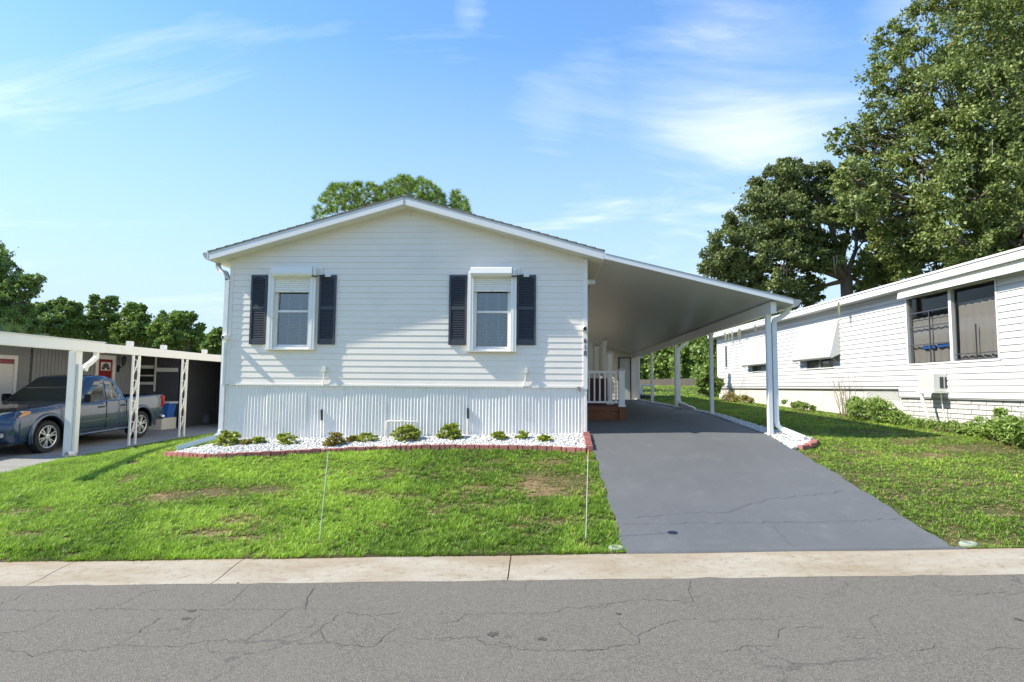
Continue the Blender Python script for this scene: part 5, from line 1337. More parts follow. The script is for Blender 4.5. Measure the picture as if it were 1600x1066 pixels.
for h in (SW1, SW2, SW3):
    a, b, c, d = h; w_ = .03
    fr = MB().box(-.03, .05, a-w_, a, c-w_, d+w_).box(-.03, .05, b, b+w_, c-w_, d+w_).box(-.03, .05, a, b, c-w_, c).box(-.03, .05, a, b, d, d+w_)
    if b-a > .6: fr.box(-.02, .05, (a+b)/2-.025, (a+b)/2+.025, c, d)
    wn = fr.build('small_window', M['ntrim'], rh)
    MB().box(.02, .024, a, b, c, d).build('window_pane', M['glasswin'], wn)
    MB().box(.06, .08, a, b, c, d).build('insect_screen', M['screen'], wn)
# window air conditioner with prop
yc0, yc1 = onW(1480, 600)[1], onW(1437, 600)[1]; zc0_, zc1_ = wz(1455, 613), wz(1455, 587)
D = .42
ac = empty('air_conditioner', (0, 0, 0), 'beige window air conditioner on a propped pipe below the large window', 'air conditioner')
acw = rh.matrix_basis  # turned with the house it is fixed to
D = min(np.linspace(.2, .8, 61), key=lambda q: abs(onW(1458, 600, q)[1]-onW(1481, 600, 0)[1]))
yc0 = onW(1458, 600, D)[1]; yc1 = onW(1435, 600, D)[1]; zc0_ = wz(1455, 612, D*.6); zc1_ = zc0_+.38
ac.location = NP+dv*((yc0+yc1)/2)+Vector((0, 0, 1.4+zc0_)); ac.rotation_euler = (0, 0, RZ); ac['_local'] = 1
hw = (yc1-yc0)/2
MB().box(-D, -.012, -hw, hw, 0, .38).build('cabinet', M['pvc'], ac, bevel=.01)
mb = MB()
for k in range(14): mb.box(-D-.004, -D+.002, -hw+.04+k*(2*hw-.08)/14, -hw+.05+k*(2*hw-.08)/14, .05, .33)
mb.build('rear_grille', M['galv'], ac)
for q in (0, 1):
    mb = MB().box(-D+.14+.11*q, -D+.22+.11*q, -hw-.004, -hw+.002, .07, .31); mb.build('side_louvre', M['shutter'], ac)
MB().box(-D-.03, -.012, -hw-.03, hw+.03, -.03, -.002).build('bracket_tray', M['pvc'], ac)
gac = g(*(NP+dv*((yc0+yc1)/2)+ndir*.4).xy)-1.4-zc0_
MB().tube([(-D+.03, .18, -.04), (-D+.03, .18, -.14), (-D+.08, -.02, gac)], .035, 8).tube([(-D+.2, -hw+.08, -.03), (-.03, -hw+.08, gac+.05)], .012, 6).build('prop_pipe', M['pvc'], ac)
# skirting: painted brick near the street, plain block farther back
lowz = [g(*(NP+dv*t+ndir*.1).xy)-1.4-.25 for t in (0, 3, 6, 10, 14, LEN)]
zl = min(lowz)
MB().box(.055, .15, .02, ystep-.01, zl, zs1-.021).build('skirting_backing', M['mortar'], rh)
MB().box(.10, 4.1, .03, .12, zl, zs1-.02).build('skirting_backing', M['nbrick'], rh)
bl, bh = .40, .10; z = zs1-.021-bh; r_ = 0; cnt = 0
rsn = np.random.RandomState(4)
while z > zl:
    y = -.02-(r_ % 2)*.2
    while y < ystep-.03:
        y0 = max(y, .01); y1 = min(y+bl-.012, ystep-.02); j = rsn.uniform(-.004, .004)
        if y1-y0 > .05 and z+bh > g(*(NP+dv*y0+ndir*.1).xy)-1.4-.05:
            MB().box(.03+j, .058, y0, y1, z+.006, z+bh-.006).build('skirting_brick', M['nbrick'], rh, bevel=.006); cnt += 1
        y += bl
    z -= bh; r_ += 1
MB().box(.05, .15, ystep-.0, LEN, zl, zs2-.021).build('block_skirting', M['nbrick'], rh)
y = ystep+.1
while y < LEN:                                    # lattice vent strip and pilaster joints on the back part
    MB().box(.042, .052, y, y+.012, zl, zs2-.03).build('skirting_joint', M['mortar'], rh); y += 1.22
mb = MB()
for k in range(26):
    for s in (-1, 1):
        y = ystep+.1+k*.055; mb.hexa([(.035, y, zs2-.28), (.043, y, zs2-.28), (.043, y+.008, zs2-.28), (.035, y+.008, zs2-.28)], [(.035, y+s*.12, zs2-.05), (.043, y+s*.12, zs2-.05), (.043, y+s*.12+.008, zs2-.05), (.035, y+s*.12+.008, zs2-.05)])
mb.build('lattice', M['ntrim'], rh)
# moss hanging from the eave
def moss(mb, c, L, rs, w=.012):
    n = max(2, int(L/.1)); p = Vector(c); a = rs.uniform(0, 3.14); pts = []
    for i in range(n+1): pts.append(p.copy()); p = p+Vector((rs.uniform(-.02, .02), rs.uniform(-.02, .02), -L/n))
    d = Vector((math.cos(a), math.sin(a), 0))*w
    mb.ring([[q+d*(1-.8*i/n), q-d*(1-.8*i/n)] for i, q in enumerate(pts)], close=False)
rs = np.random.RandomState(9)
mb = MB()
for px, py in ((1133, 522), (1134, 520), (1140, 519), (1144, 517), (1155, 515), (1156, 515), (1180, 508), (1310, 474), (1311, 474)):
    for k in range(8):
        l = onW(px+rs.uniform(-1.5, 1.5), py, .34); moss(mb, (-.345, l[1], zft-.1), rs.uniform(.15, .55), rs, .012)
mb.build('hanging_moss', M['moss'], rh, kind='stuff')
# ------------------------------------------------------------------ vegetation
def leaf_quads(C, size, rs, up=.35, elong=1.7, droop=0):
    """rhombic leaves at centres C with random facing"""
    n = len(C)
    N_ = rs.normal(size=(n, 3)); N_[:, 2] = N_[:, 2]*(1-up)+up*1.6; N_ /= np.linalg.norm(N_, axis=1)[:, None]
    A = rs.normal(size=(n, 3)); A[:, 2] -= droop; A -= N_*(A*N_).sum(1)[:, None]; A /= np.linalg.norm(A, axis=1)[:, None]+1e-9
    B = np.cross(N_, A); s = (size*rs.uniform(.6, 1.35, n))[:, None]
    V = np.stack([C-A*s*.5, C+B*s*.5/elong, C+A*s*.5, C-B*s*.5/elong], 1)
    return V.reshape(-1, 3), np.arange(4*n).reshape(-1, 4)
def puff_cloud(clumps, nleaf, rs, puff=.30, flat=.8):
    """clumps: [(centre, radius)] -> leaf centres, per-leaf tint, puff centres"""
    areas = np.array([r*r for c, r in clumps]); areas /= areas.sum()
    Cs, T_, PC = [], [], []
    for (c, r), f in zip(clumps, areas):
        m = max(30, int(nleaf*f)); npf = max(10, int(62*max(1, r/2.0)**1.4))
        u = rs.normal(size=(npf, 3)); u /= np.linalg.norm(u, axis=1)[:, None]
        pc = np.array(c)+u*(r*(rs.uniform(.25, 1.0, npf)**.5))[:, None]*np.array([1, 1, flat])
        pr = r*puff*rs.uniform(.35, 1.25, npf); el = rs.uniform(.55, 1.5, (npf, 3))*np.array([1, 1, .7])
        k = rs.randint(0, npf, m)
        v = rs.normal(size=(m, 3)); v /= np.linalg.norm(v, axis=1)[:, None]
        rad = pr[k]*rs.uniform(.05, 1.15, m)**.6
        v = v*el[k]
        rad = np.where(rs.rand(m) < .10, rad*rs.uniform(1.1, 1.9, m), rad)
        C = pc[k]+v*rad[:, None]
        pt = rs.uniform(0, .55, npf)
        Cs.append(C); T_.append(pt[k]+rs.uniform(0, .45, m)); PC.append(pc)
    return np.concatenate(Cs), np.concatenate(T_), PC
def limb(mb, a, b, r0, r1, rs, sag=.15, seg=7, n=7):
    a, b = Vector(a), Vector(b); L = (b-a).length; pts = []; j = Vector(rs.uniform(-1, 1, 3))*L*.10
    for i in range(n+1):
        t = i/n; p = a.lerp(b, t)+j*math.sin(math.pi*t)+Vector((0, 0, sag*L*math.sin(math.pi*t)))
        if 0 < i < n: p += Vector(rs.uniform(-1, 1, 3))*L*.022
        pts.append(p)
    mb.tube(pts, [r0+(r1-r0)*(i/n)**.8 for i in range(n+1)], seg); return pts
def tree(name, label, cat, group, base, clumps, nleaf, leaf, mat, rs, tr=.3, fork=.35, trunk_top=None, puff=.3, mossn=0, bark='bark', twigs=6, up=.35, flat=.8):
    r = empty(name, base, label, cat, group)
    C, Tn, PC = puff_cloud(clumps, nleaf, rs, puff, flat)
    V, Fq = leaf_quads(C, leaf, rs, up)
    np_mesh('crown', V, Fq, mat, parent=r, tint=np.repeat(Tn, 4), kind='stuff')
    mb = MB(); base = Vector(base)
    top = Vector(trunk_top) if trunk_top is not None else base.lerp(sum((Vector(c) for c, _ in clumps), Vector())/len(clumps), fork)
    pts = [base-Vector((0, 0, .3)), base+Vector((0, 0, .25)), base.lerp(top, .35)+Vector(rs.uniform(-.1, .1, 3)), base.lerp(top, .7)+Vector(rs.uniform(-.12, .12, 3)), top]
    mb.tube(pts, [tr*1.5, tr*1.15, tr, tr*.92, tr*.85], 12)
    for (c, rad), pc in zip(clumps, PC):
        e = Vector(c)-Vector((0, 0, rad*.25)); L = (e-top).length
        P = limb(mb, top-Vector((0, 0, tr*.5)), e, tr*.62*min(1, .45+rad/5), tr*.16, rs, sag=.08)
        for k in rs.choice(len(pc), min(twigs, len(pc)), replace=False):
            s_ = P[rs.randint(3, len(P))]; limb(mb, s_, pc[k], tr*.15, tr*.03, rs, sag=.05, seg=5, n=4)
    mb.build('trunk', M[bark], r, smooth=True)
    if mossn:
        mm = MB(); allp = np.concatenate(PC)
        for _ in range(mossn):
            p = allp[rs.randint(len(allp))]+rs.uniform(-.4, .4, 3)
            for q in range(4): moss(mm, Vector(p)+Vector(rs.uniform(-.12, .12, 3)), rs.uniform(.4, 1.1), rs, .03)
        mm.build('hanging_moss', M['moss'], r, kind='stuff')
    return r
def CL(L, Y): return [(tuple(onY(px, py, Y+dy)), rp/F_PX*(Y+dy)) for px, py, dy, rp in L]
def gb(px, Y): p = onY(px, 600, Y); return (p.x, Y, g(p.x, Y))
rs = np.random.RandomState(21)
GR = 'live oaks behind the right house'
# the nearer, taller oak filling the right edge
Y = 31
tree('oak_tree', 'tallest live oak, its crown filling the top right corner above the neighbour roof', 'tree', GR, gb(1660, Y),
     CL([(1545, 60, 0, 85), (1480, 150, -1, 72), (1410, 110, 1, 58), (1560, 175, -2, 90), (1600, 40, 1, 80), (1392, 190, 1, 52), (1440, 250, -1, 66), (1530, 290, -3, 84), (1610, 260, -1, 85),
         (1505, 365, -3, 66), (1590, 370, -3, 70), (1430, 350, 0, 52), (1640, 120, 3, 100), (1700, 250, 3, 110), (1395, 62, 2, 34), (1520, -40, 2, 90), (1640, -70, 2, 120), (1365, 230, 2, 36), (1420, 400, 1, 36), (1355, 290, 3, 40), (1720, 60, 3, 110), (1385, 330, 2, 46), (1400, 385, 1, 48), (1445, 430, 0, 42), (1500, 430, 0, 48), (1365, 420, 3, 38), (1322, 220, 1, 30), (1335, 275, 0, 40), (1345, 320, -1, 40), (1560, 430, 0, 50)], Y),
     235000, .172, M['oak_leaf_b'], rs, tr=.55, trunk_top=tuple(onY(1625, 400, Y)), puff=.24, mossn=26, twigs=9, up=.12)
Y = 34
tree('oak_tree', 'lower spreading live oak with a forked trunk showing between the carport and the right house', 'tree', GR, gb(1332, Y),
     CL([(1210, 290, 0, 42), (1262, 282, 0, 38), (1180, 345, -1, 50), (1135, 392, -1, 38), (1240, 350, -1, 55), (1300, 310, 1, 45), (1345, 340, 1, 48), (1160, 430, 0, 42), (1215, 415, -2, 50), (1280, 395, -1, 42),
         (1118, 415, 0, 25), (1330, 280, 2, 28), (1390, 410, 1, 40), (1250, 455, 0, 36), (1232, 262, 0, 20), (1370, 455, 2, 34)], Y),
     165000, .16, M['oak_leaf'], rs, tr=.36, trunk_top=tuple(onY(1322, 432, Y)), puff=.25, mossn=16, twigs=9, up=.12)
mb = MB()
# far trees seen through and behind the carport
for i, (px, Yd, L, mt) in enumerate((
    (1010, 118, [(1000, 545, 0, 22), (1012, 520, 0, 22), (990, 530, 0, 22), (1018, 570, 0, 18), (1000, 580, 0, 14)], 'far_leaf'),
    (1042, 112, [(1040, 560, 0, 22), (1050, 530, 0, 22), (1032, 540, 0, 16), (1045, 582, 0, 14), (1030, 575, 0, 14)], 'far_leaf_b'),
    (1078, 105, [(1075, 545, 0, 24), (1085, 515, 0, 24), (1066, 570, 0, 18), (1085, 575, 0, 18)], 'far_leaf_b'),
    (1112, 100, [(1105, 555, 0, 24), (1118, 520, 0, 28), (1135, 550, 0, 26), (1100, 580, 0, 16), (1128, 580, 0, 20)], 'far_leaf'),
    (1160, 90, [(1150, 500, 0, 28), (1180, 530, 0, 36), (1210, 500, 0, 34), (1165, 560, 0, 30)], 'far_leaf'),
    (970, 120, [(965, 545, 0, 26), (945, 530, 0, 26), (960, 575, 0, 22)], 'far_leaf'))):
    lb = ['dark tree beyond the wooden fence, leftmost of those seen under the carport', 'yellow-green tree beyond the wooden fence, left of the tall carport downspout', 'bright green tree beyond the wooden fence behind the tall carport downspout',
          'dark tree beyond the wooden fence just left of the neighbour house end', 'tall dark tree rising above the far end of the neighbour house', 'dark tree behind the storage room at the end of the carport'][i]
    tree('broadleaf_tree', lb, 'tree', 'trees beyond the back fence', gb(px, Yd), CL(L+[(q[0]+o_, 590, 0, 11) for q in L[:1] for o_ in (-14, 0, 14)], Yd), 16000, .55, M[mt], rs, tr=.3, puff=.36, twigs=3)
# left background woods, each tree its own
LG = 'trees behind the left neighbour roof'
LT = [(15, 44, 'tall dark oak cut by the left edge of the picture', [(5, 470, 0, 40), (32, 452, 0, 26), (8, 425, 0, 24), (48, 440, 0, 18), (-35, 450, 0, 50), (20, 500, 0, 36), (62, 437, 0, 9), (2, 402, 0, 12), (-30, 400, 0, 40)], 26000, .26, 'far_leaf'),
      (62, 58, 'low dense tree between the tall left oak and the spiky-topped trees', [(60, 500, 0, 26), (45, 515, 0, 26), (78, 508, 0, 24), (60, 482, 0, 14)], 14000, .32, 'far_leaf'),
      (98, 60, 'loose airy tree with a thin top, second behind the left roof', [(98, 492, 0, 20), (85, 478, 0, 12), (115, 482, 0, 14), (105, 515, 0, 22), (122, 500, 0, 14), (98, 470, 0, 8)], 15000, .30, 'far_leaf_b'),
      (150, 62, 'tallest airy tree in the middle of the wood behind the left roof', [(150, 480, 0, 15), (148, 466, 0, 8), (170, 478, 0, 16), (160, 500, 0, 24), (138, 505, 0, 18), (180, 500, 0, 16), (155, 525, 0, 24), (174, 468, 0, 9)], 20000, .30, 'far_leaf'),
      (212, 61, 'tree with layered open crown left of the round-topped one', [(208, 482, 0, 13), (218, 495, 0, 16), (198, 490, 0, 10), (212, 515, 0, 24), (190, 520, 0, 20), (230, 520, 0, 18), (222, 480, 0, 7)], 17000, .30, 'far_leaf_b'),
      (278, 56, 'broad round-topped tree, nearest the left corner of the white house', [(262, 500, 0, 18), (285, 497, 0, 18), (300, 495, 0, 9), (250, 515, 0, 18), (275, 525, 0, 28), (300, 525, 0, 18), (312, 512, 0, 9)], 18000, .28, 'far_leaf_b'),
      (335, 60, 'small tree peeping out against the left corner of the white house', [(335, 530, 0, 16), (345, 522, 0, 13), (328, 545, 0, 14), (360, 540, 0, 22)], 9000, .30, 'far_leaf')]
for px, Yd, lb, L, nl, sz, mt in LT:
    tree('broadleaf_tree', lb, 'tree', LG, gb(px, Yd), CL(L, Yd), int(nl*1.2), sz*.8, M[mt], rs, tr=.22, puff=.25, twigs=5, fork=.5, up=.15)
for i, (px, Yd, L) in enumerate(((30, 70, [(10, 530, 0, 40), (60, 535, 0, 34)]), (130, 72, [(110, 535, 0, 34), (170, 538, 0, 36)]), (240, 70, [(230, 540, 0, 34), (290, 545, 0, 34), (325, 552, 0, 26)]))):
    tree('broadleaf_tree', ('dark undergrowth tree low behind the left end of the neighbour roof', 'dark undergrowth tree low behind the roof vents', 'dark undergrowth tree low behind the right end of the neighbour roof')[i], 'tree', LG, gb(px, Yd), CL(L, Yd), 14000, .45, M['far_leaf'], rs, tr=.2, puff=.4, twigs=2)
# pine behind the ridge
Yp = 40
pr = empty('pine_tree', gb(615, Yp), 'pine crown showing above the ridge of the white house', 'tree')
tuft = []; rp = np.random.RandomState(31)
top_pts = [(490, 322), (500, 305), (520, 285), (545, 283), (575, 283), (600, 285), (625, 272), (650, 270), (675, 283), (690, 295), (698, 312), (712, 292), (725, 305), (736, 322)]
tx = np.array([p[0] for p in top_pts]); ty = np.array([p[1] for p in top_pts])
for _ in range(950):
    px = rp.uniform(490, 737)
    if 696 < px < 702 and rp.rand() < .8: continue
    t0 = np.interp(px, tx, ty)+4; py = t0+rp.rand()**1.2*70
    tuft.append(onY(px, py, Yp+rp.uniform(-2.2, 2.2)))
tuft = np.array(tuft); nn = 46; K = len(tuft)
D_ = rp.normal(size=(K, nn, 3)); D_[..., 2] += .55; D_ /= np.linalg.norm(D_, axis=2)[..., None]
Ln = rp.uniform(.24, .40, (K, nn, 1)); sd_ = np.cross(D_, rp.normal(size=(K, nn, 3))); sd_ /= np.linalg.norm(sd_, axis=2)[..., None]; sd_ *= .02
c = tuft[:, None]; V = np.stack([c-sd_+D_*.02, c+sd_+D_*.02, c+D_*Ln], 2).reshape(-1, 3)
np_mesh('crown', V, np.arange(len(V)).reshape(-1, 3), M['pine_leaf'], parent=pr, tint=np.repeat(rp.uniform(0, 1, K), nn*3), kind='stuff')
mb = MB(); b0 = Vector(gb(615, Yp)); tp = onY(622, 350, Yp)
mb.tube([b0, b0.lerp(tp, .5), tp, onY(630, 290, Yp)], [.22, .18, .12, .04], 8)
for k in rp.choice(K, 130, replace=False):
    s_ = onY(rp.uniform(530, 700), rp.uniform(325, 365), Yp); limb(mb, s_, tuft[k], .05, .015, rp, sag=.02, seg=4, n=4)
mb.build('trunk', M['bark'], pr, smooth=True)
# fan palms behind the left neighbour's roof
for i, (px, py, Yd, R_) in enumerate(((28, 540, 26, 1.25), (62, 545, 27, .9))):
    c = onY(px, py, Yd); pm = empty('fan_palm', (c.x, Yd, g(c.x, Yd)), ('larger fan palm with its frond tips showing over the left roof', 'smaller fan palm right of the larger one over the left roof')[i], 'palm', 'fan palms behind the left roof')
    V = []; Fq = []; tt = []
    for f in range(13):
        az = rp.uniform(0, 2*math.pi); el_ = rp.uniform(.15, 1.2); ax = Vector((math.cos(az)*math.cos(el_), math.sin(az)*math.cos(el_), math.sin(el_))); hub = c+ax*R_*.45
        sd2 = ax.cross(Vector((0, 0, 1))).normalized(); 
        for k in range(18):
            a = (k-8.5)/8.5*1.2; d = (ax*math.cos(a)+sd2*math.sin(a)).normalized(); d.z -= .10*abs(a); L_ = R_*.62*(1-.18*abs(a))
            w_ = ax.cross(sd2)*.0+sd2.cross(d).cross(d).normalized()*.018 if False else (d.cross(ax.cross(sd2))).normalized()*.024
            n0 = len(V); V += [tuple(hub-w_*.5), tuple(hub+d*L_*.5-w_), tuple(hub+d*L_), tuple(hub+d*L_*.5+w_)]; Fq.append((n0, n0+1, n0+2, n0+3)); tt += [rp.rand()]*1
    np_mesh('fronds', np.array(V), np.array(Fq), M['palm_leaf'], parent=pm, tint=np.repeat(tt, 4), kind='stuff')
    MB().tube([(c.x, Yd, g(c.x, Yd)-.1), (c.x, Yd, c.z)], [.16, .13], 8).build('trunk', M['bark'], pm, smooth=True)
# back wooden fence, picket by picket as far as they can be told apart
fA = onY(988, 600, 104); fB = onY(1122, 596, 70)
fa = Vector((fA.x, 104, 0)); fb = Vector((fB.x, 70, 0)); fd = (fb-fa); FL = fd.length; fd.normalize(); fn = Vector((-fd.y, fd.x, 0))
fe = empty('wooden_fence', (fb.x, fb.y, g(fb.x, fb.y)), 'weathered wooden board fence across the back field', 'fence')
nb_ = 230; rf = np.random.RandomState(3); ft = 1.9+.0
for i in range(nb_):
    p = fa+fd*(FL+10)*(i+.5)/nb_; gzz = g(p.x, p.y); w_ = (FL+10)/nb_*.42; h = 1.0+rf.uniform(-.04, .04)
    a = p-fd*w_; b = p+fd*w_; o_ = fn*.012
    lo = [a-o_, b-o_, b+o_, a+o_]
    MB().hexa([q+Vector((0, 0, gzz-.05)) for q in lo], [q+Vector((0, 0, gzz+h)) for q in lo]).build('fence_board', M['fence_wood'], fe)
mb = MB()
for h in (.25, .75):
    a, b = fa+fn*.03, fb+fd*10+fn*.03; mb.hexa([a+Vector((0, 0, g(a.x, a.y)+h)), a+fn*.04+Vector((0, 0, g(a.x, a.y)+h)), a+fn*.04+Vector((0, 0, g(a.x, a.y)+h+.09)), a+Vector((0, 0, g(a.x, a.y)+h+.09))],
            [b+Vector((0, 0, g(b.x, b.y)+h)), b+fn*.04+Vector((0, 0, g(b.x, b.y)+h)), b+fn*.04+Vector((0, 0, g(b.x, b.y)+h+.09)), b+Vector((0, 0, g(b.x, b.y)+h+.09))])
mb.build('fence_rail', M['fence_wood'], fe)
# ------------------------------------------------------------------ shrubs in the stone bed
def shrub(px, py, wpx, hpx, lab, red=0, n=260, group='small variegated shrubs in the white stone bed'):
    p = onG(px, py); s = p.y/F_PX; p.y = min(p.y, FY-.12-wpx*s*.36); p.x *= p.y/(s*F_PX); p.z = g(p.x, p.y); rw, rh_ = wpx*s/2*1.02, hpx*s*1.12
    r = empty('garden_shrub', p, lab, 'shrub', group)
    rr = np.random.RandomState(int(px)); n = int(n*max(.35, (wpx*hpx)/900))
    # rosettes of leaves on short stems
    m = max(6, n//9); m = int(m*2.3); u = rr.normal(size=(m, 3)); u[:, 2] = abs(u[:, 2]); u /= np.linalg.norm(u, axis=1)[:, None]
    H = u*np.array([rw, rw*.8, rh_])*(rr.uniform(.45, .97, m)**.5)[:, None]+np.array(p)
    C = np.repeat(H, 11, 0); ang = rr.uniform(0, 2*math.pi, len(C)); d = np.stack([np.cos(ang), np.sin(ang), rr.uniform(.1, .9, len(C))], -1); d /= np.linalg.norm(d, axis=1)[:, None]
    L_ = rr.uniform(.05, .09, len(C))[:, None]; sd3 = np.cross(d, rr.normal(size=d.shape)); sd3 /= np.linalg.norm(sd3, axis=1)[:, None]; sd3 *= L_*.34
    V = np.stack([C, C+d*L_*.5+sd3, C+d*L_, C+d*L_*.5-sd3], 1).reshape(-1, 3)
    np_mesh('foliage', V, np.arange(len(V)).reshape(-1, 4), M['shrub_red' if red else 'shrub_leaf'], parent=r, tint=np.repeat(rr.rand(len(C)), 4), kind='stuff')
    mb = MB()
    for q in H[::2]: mb.tube([p-Vector((0, 0, .02)), Vector(p).lerp(Vector(q), .6), Vector(q)], [.006, .004, .003], 4)
    mb.build('stems', M['twig'], r); return r
for a in ((357, 697, 38, 21, 'yellow-green shrub at the left corner, beside the downspout foot', 0), (384, 697, 14, 8, 'reddish withered sprig right of the corner shrub', 1), (403, 695, 22, 12, 'small yellow shrub right of the withered sprig', 0),
          (452, 695, 34, 15, 'olive shrub with a small taller tuft on its left', 0), (440, 687, 10, 10, 'upright little tuft against the skirting left of the olive shrub', 0),
          (523, 698, 34, 19, 'dark reddish-green shrub below the left outlet box', 1), (550, 692, 16, 9, 'narrow olive sprig between two low shrubs', 1), (573, 691, 36, 12, 'low spreading bright green shrub left of the white pipe', 0),
          (635, 690, 49, 22, 'widest bushy shrub in front of the white pipe', 0), (703, 687, 37, 23, 'roundest bright green shrub right of the white pipe', 0),
          (779, 689, 28, 12, 'flat yellow shrub with two lobes, first right of the black pipe cap', 0), (817, 688, 17, 11, 'small yellow shrub second from the right in the bed', 0), (852, 691, 22, 9, 'sparse yellow sprig, rightmost in the bed', 0)):
    shrub(*a)
pp0, pp1 = onY(604, 690, FY-.06), onY(604, 658, FY-.06); pp2 = onY(651, 659, FY-.06); gz_ = g(pp0.x, FY-.06)
ppr = empty('water_pipe', (pp0.x, FY-.06, gz_), 'white plastic pipe loop standing by the skirting behind the widest shrub', 'pipe')
MB().tube([(pp0.x, FY-.06, gz_-.02), (pp1.x, FY-.06, pp1.z-.02), (pp1.x+.02, FY-.06, pp1.z), (pp2.x-.02, FY-.06, pp2.z), (pp2.x, FY-.06, pp2.z-.02), (pp2.x, FY-.06, gz_-.02)], .016, 8).build('pipe', M['pvc'], ppr, smooth=True)
MB().tube([((pp1.x+pp2.x)/2-.02, FY-.06, pp1.z), ((pp1.x+pp2.x)/2+.03, FY-.06, pp1.z)], .024, 8).build('coupling', M['pvc'], ppr)
# driveway markers: thin stakes; the right one carries a round reflector seen edge-on
for (bx, by, tx_, ty_, lab, disc) in ((498, 846, 513, 706, 'thin white marker stake standing in the lawn left of centre', 0), (915, 845, 919, 706, 'thin white marker stake with round reflector near the driveway', 1)):
    b = onG(bx, by); t = onY(tx_, ty_, b.y+.02)
    st = empty('marker_stake', b, lab, 'stake', 'marker stakes in the lawn')
    MB().tube([b-Vector((0, 0, .1)), t], .0042, 6).build('rod', M['pvc'], st)
    if disc: MB().tube([t+Vector((-.004, 0, -.03)), t+Vector((.004, 0, -.03))], .055, 20).build('reflector', M['amber'], st)
# concrete sprinkler guards at the driveway corners
for px, py, lab in ((963, 859, 'round pale sprinkler guard ring left of the driveway foot'), (1514, 852, 'round pale sprinkler guard ring right of the driveway foot')):
    p = onG(px, py); r = empty('sprinkler_ring', p, lab, 'ring', 'sprinkler guard rings at the driveway corners')
    L = []
    for a in np.linspace(0, 2*math.pi, 25)[:-1]:
        L.append([(p.x+math.cos(a)*q, p.y+math.sin(a)*q, p.z+z) for q, z in ((.04, -.02), (.04, .015), (.05, .03), (.075, .03), (.09, .015), (.09, -.02))])
    L.append(L[0]); MB().ring(L, close=False).build('ring_body', M['greenwhite'], r, smooth=True)
    MB().tube([(p.x, p.y, p.z-.02), (p.x, p.y, p.z+.02)], .03, 10).build('sprinkler_head', M['black'], r)
# white dock box and dark hose heap in the back yard
a = onG(1000, 611); X0 = onY(1000, 611, 31.5)
bx = empty('yard_bench', (5.2, 32, g(5.2, 32)), 'white plastic bench lying in the back grass beyond the carport', 'bench')
x0 = onY(1000, 605, 32).x; x1 = onY(1022, 605, 32).x; gz_ = g(x0, 32); zt_ = onY(1008, 601, 32).z
MB().box(x0, x1, 31.8, 32.3, zt_-.10, zt_).build('top', M['trim'], bx, bevel=.03)
for q in (x0+.03, x1-.13): MB().box(q, q+.1, 31.85, 32.25, gz_-.02, zt_-.1).build('leg', M['trim'], bx, bevel=.02)
hp = onG(1003, 624); 
MB().tube([hp+Vector((-.5, .3, .05)), hp+Vector((-.1, .2, .12)), hp+Vector((.4, .25, .08)), hp+Vector((.7, .3, .02))], [.06, .14, .12, .04], 8).build('black_hose_heap', M['black'], None, 'black heap of hose on the grass beside the storage room', 'hose', origin=hp, smooth=True).name = 'hose_heap'
# ------------------------------------------------------------------ plants by the right house
def bush(name, lab, cat, pts, n, size, mat, rs, stems=8, group=None, up=.3, elong=2.0):
    """pts: [(px, py, Y, rpx)] foliage lumps"""
    cl = [(onY(px, py, Yd), rp_*Yd/F_PX) for px, py, Yd, rp_ in pts]
    b = cl[0][0]; base = Vector((b.x, b.y, g(b.x, b.y)))
    r = empty(name, base, lab, cat, group)
    C, Tn, PC = puff_cloud([(tuple(c), q) for c, q in cl], n, rs, .8 if elong > 2 else .4, .85); gz_ = G(C[:, 0], C[:, 1]); C[:, 2] = np.maximum(C[:, 2], gz_+.02)
    V, Fq = leaf_quads(C, size, rs, up, elong)
    np_mesh('foliage', V, Fq, mat, parent=r, tint=np.repeat(Tn, 4), kind='stuff')
    mb = MB(); allp = np.concatenate(PC)
    for k in rs.choice(len(allp), min(stems, len(allp)), replace=False):
        q = Vector(allp[k]); s_ = Vector((base.x*.4+q.x*.6, base.y*.4+q.y*.6, 0)); s_.z = g(s_.x, s_.y); mb.tube([s_, s_.lerp(q, .5)+Vector(rs.uniform(-.05, .05, 3)), q], [.005, .004, .002], 4)
    mb.build('stems', M['twig'], r); return r
def YW_(px): # distance of the ground strip just in front of the neighbour wall at this pixel column
    d = ray(px, 640); o = NP+ndir*.35; t = (o-CAM).dot(ndir)/d.dot(ndir); return (CAM+d*t).y
rs = np.random.RandomState(77)
def B(L, off=0): return [(px, py, YW_(px)-off, r) for px, py, r in L]
bush('leafy_bush', 'tall bright green bush at the far corner of the right house', 'bush', [(1107, 575, 26.5, 9), (1106, 590, 26.5, 13), (1110, 608, 26.5, 14), (1118, 598, 26.5, 11), (1112, 566, 26.5, 6), (1096, 598, 26.5, 7)], 5200, .16, M['far_leaf_b'], rs)
bush('leafy_bush', 'rounded green bush in front of the lattice skirting of the right house', 'bush', [(1350, 640, YW_(1350)-.25, 20), (1380, 643, YW_(1380)-.2, 18), (1335, 630, YW_(1335)-.2, 12), (1368, 630, YW_(1368)-.2, 12), (1400, 650, YW_(1400)-.2, 12), (1385, 652, YW_(1380)-.2, 14)], 9000, .055, M['weed_leaf'], rs, stems=20)
bush('leafy_bush', 'spiky weedy clump under the right end of the right house', 'bush', [(1572, 664, YW_(1572)-.1, 15), (1592, 668, YW_(1590)-.1, 17), (1552, 668, YW_(1555)-.1, 11), (1562, 645, YW_(1562), 7), (1575, 676, YW_(1572)-.2, 12), (1596, 680, YW_(1590)-.2, 12)], 4200, .10, M['weed_leaf'], rs, stems=20, elong=4, up=0)
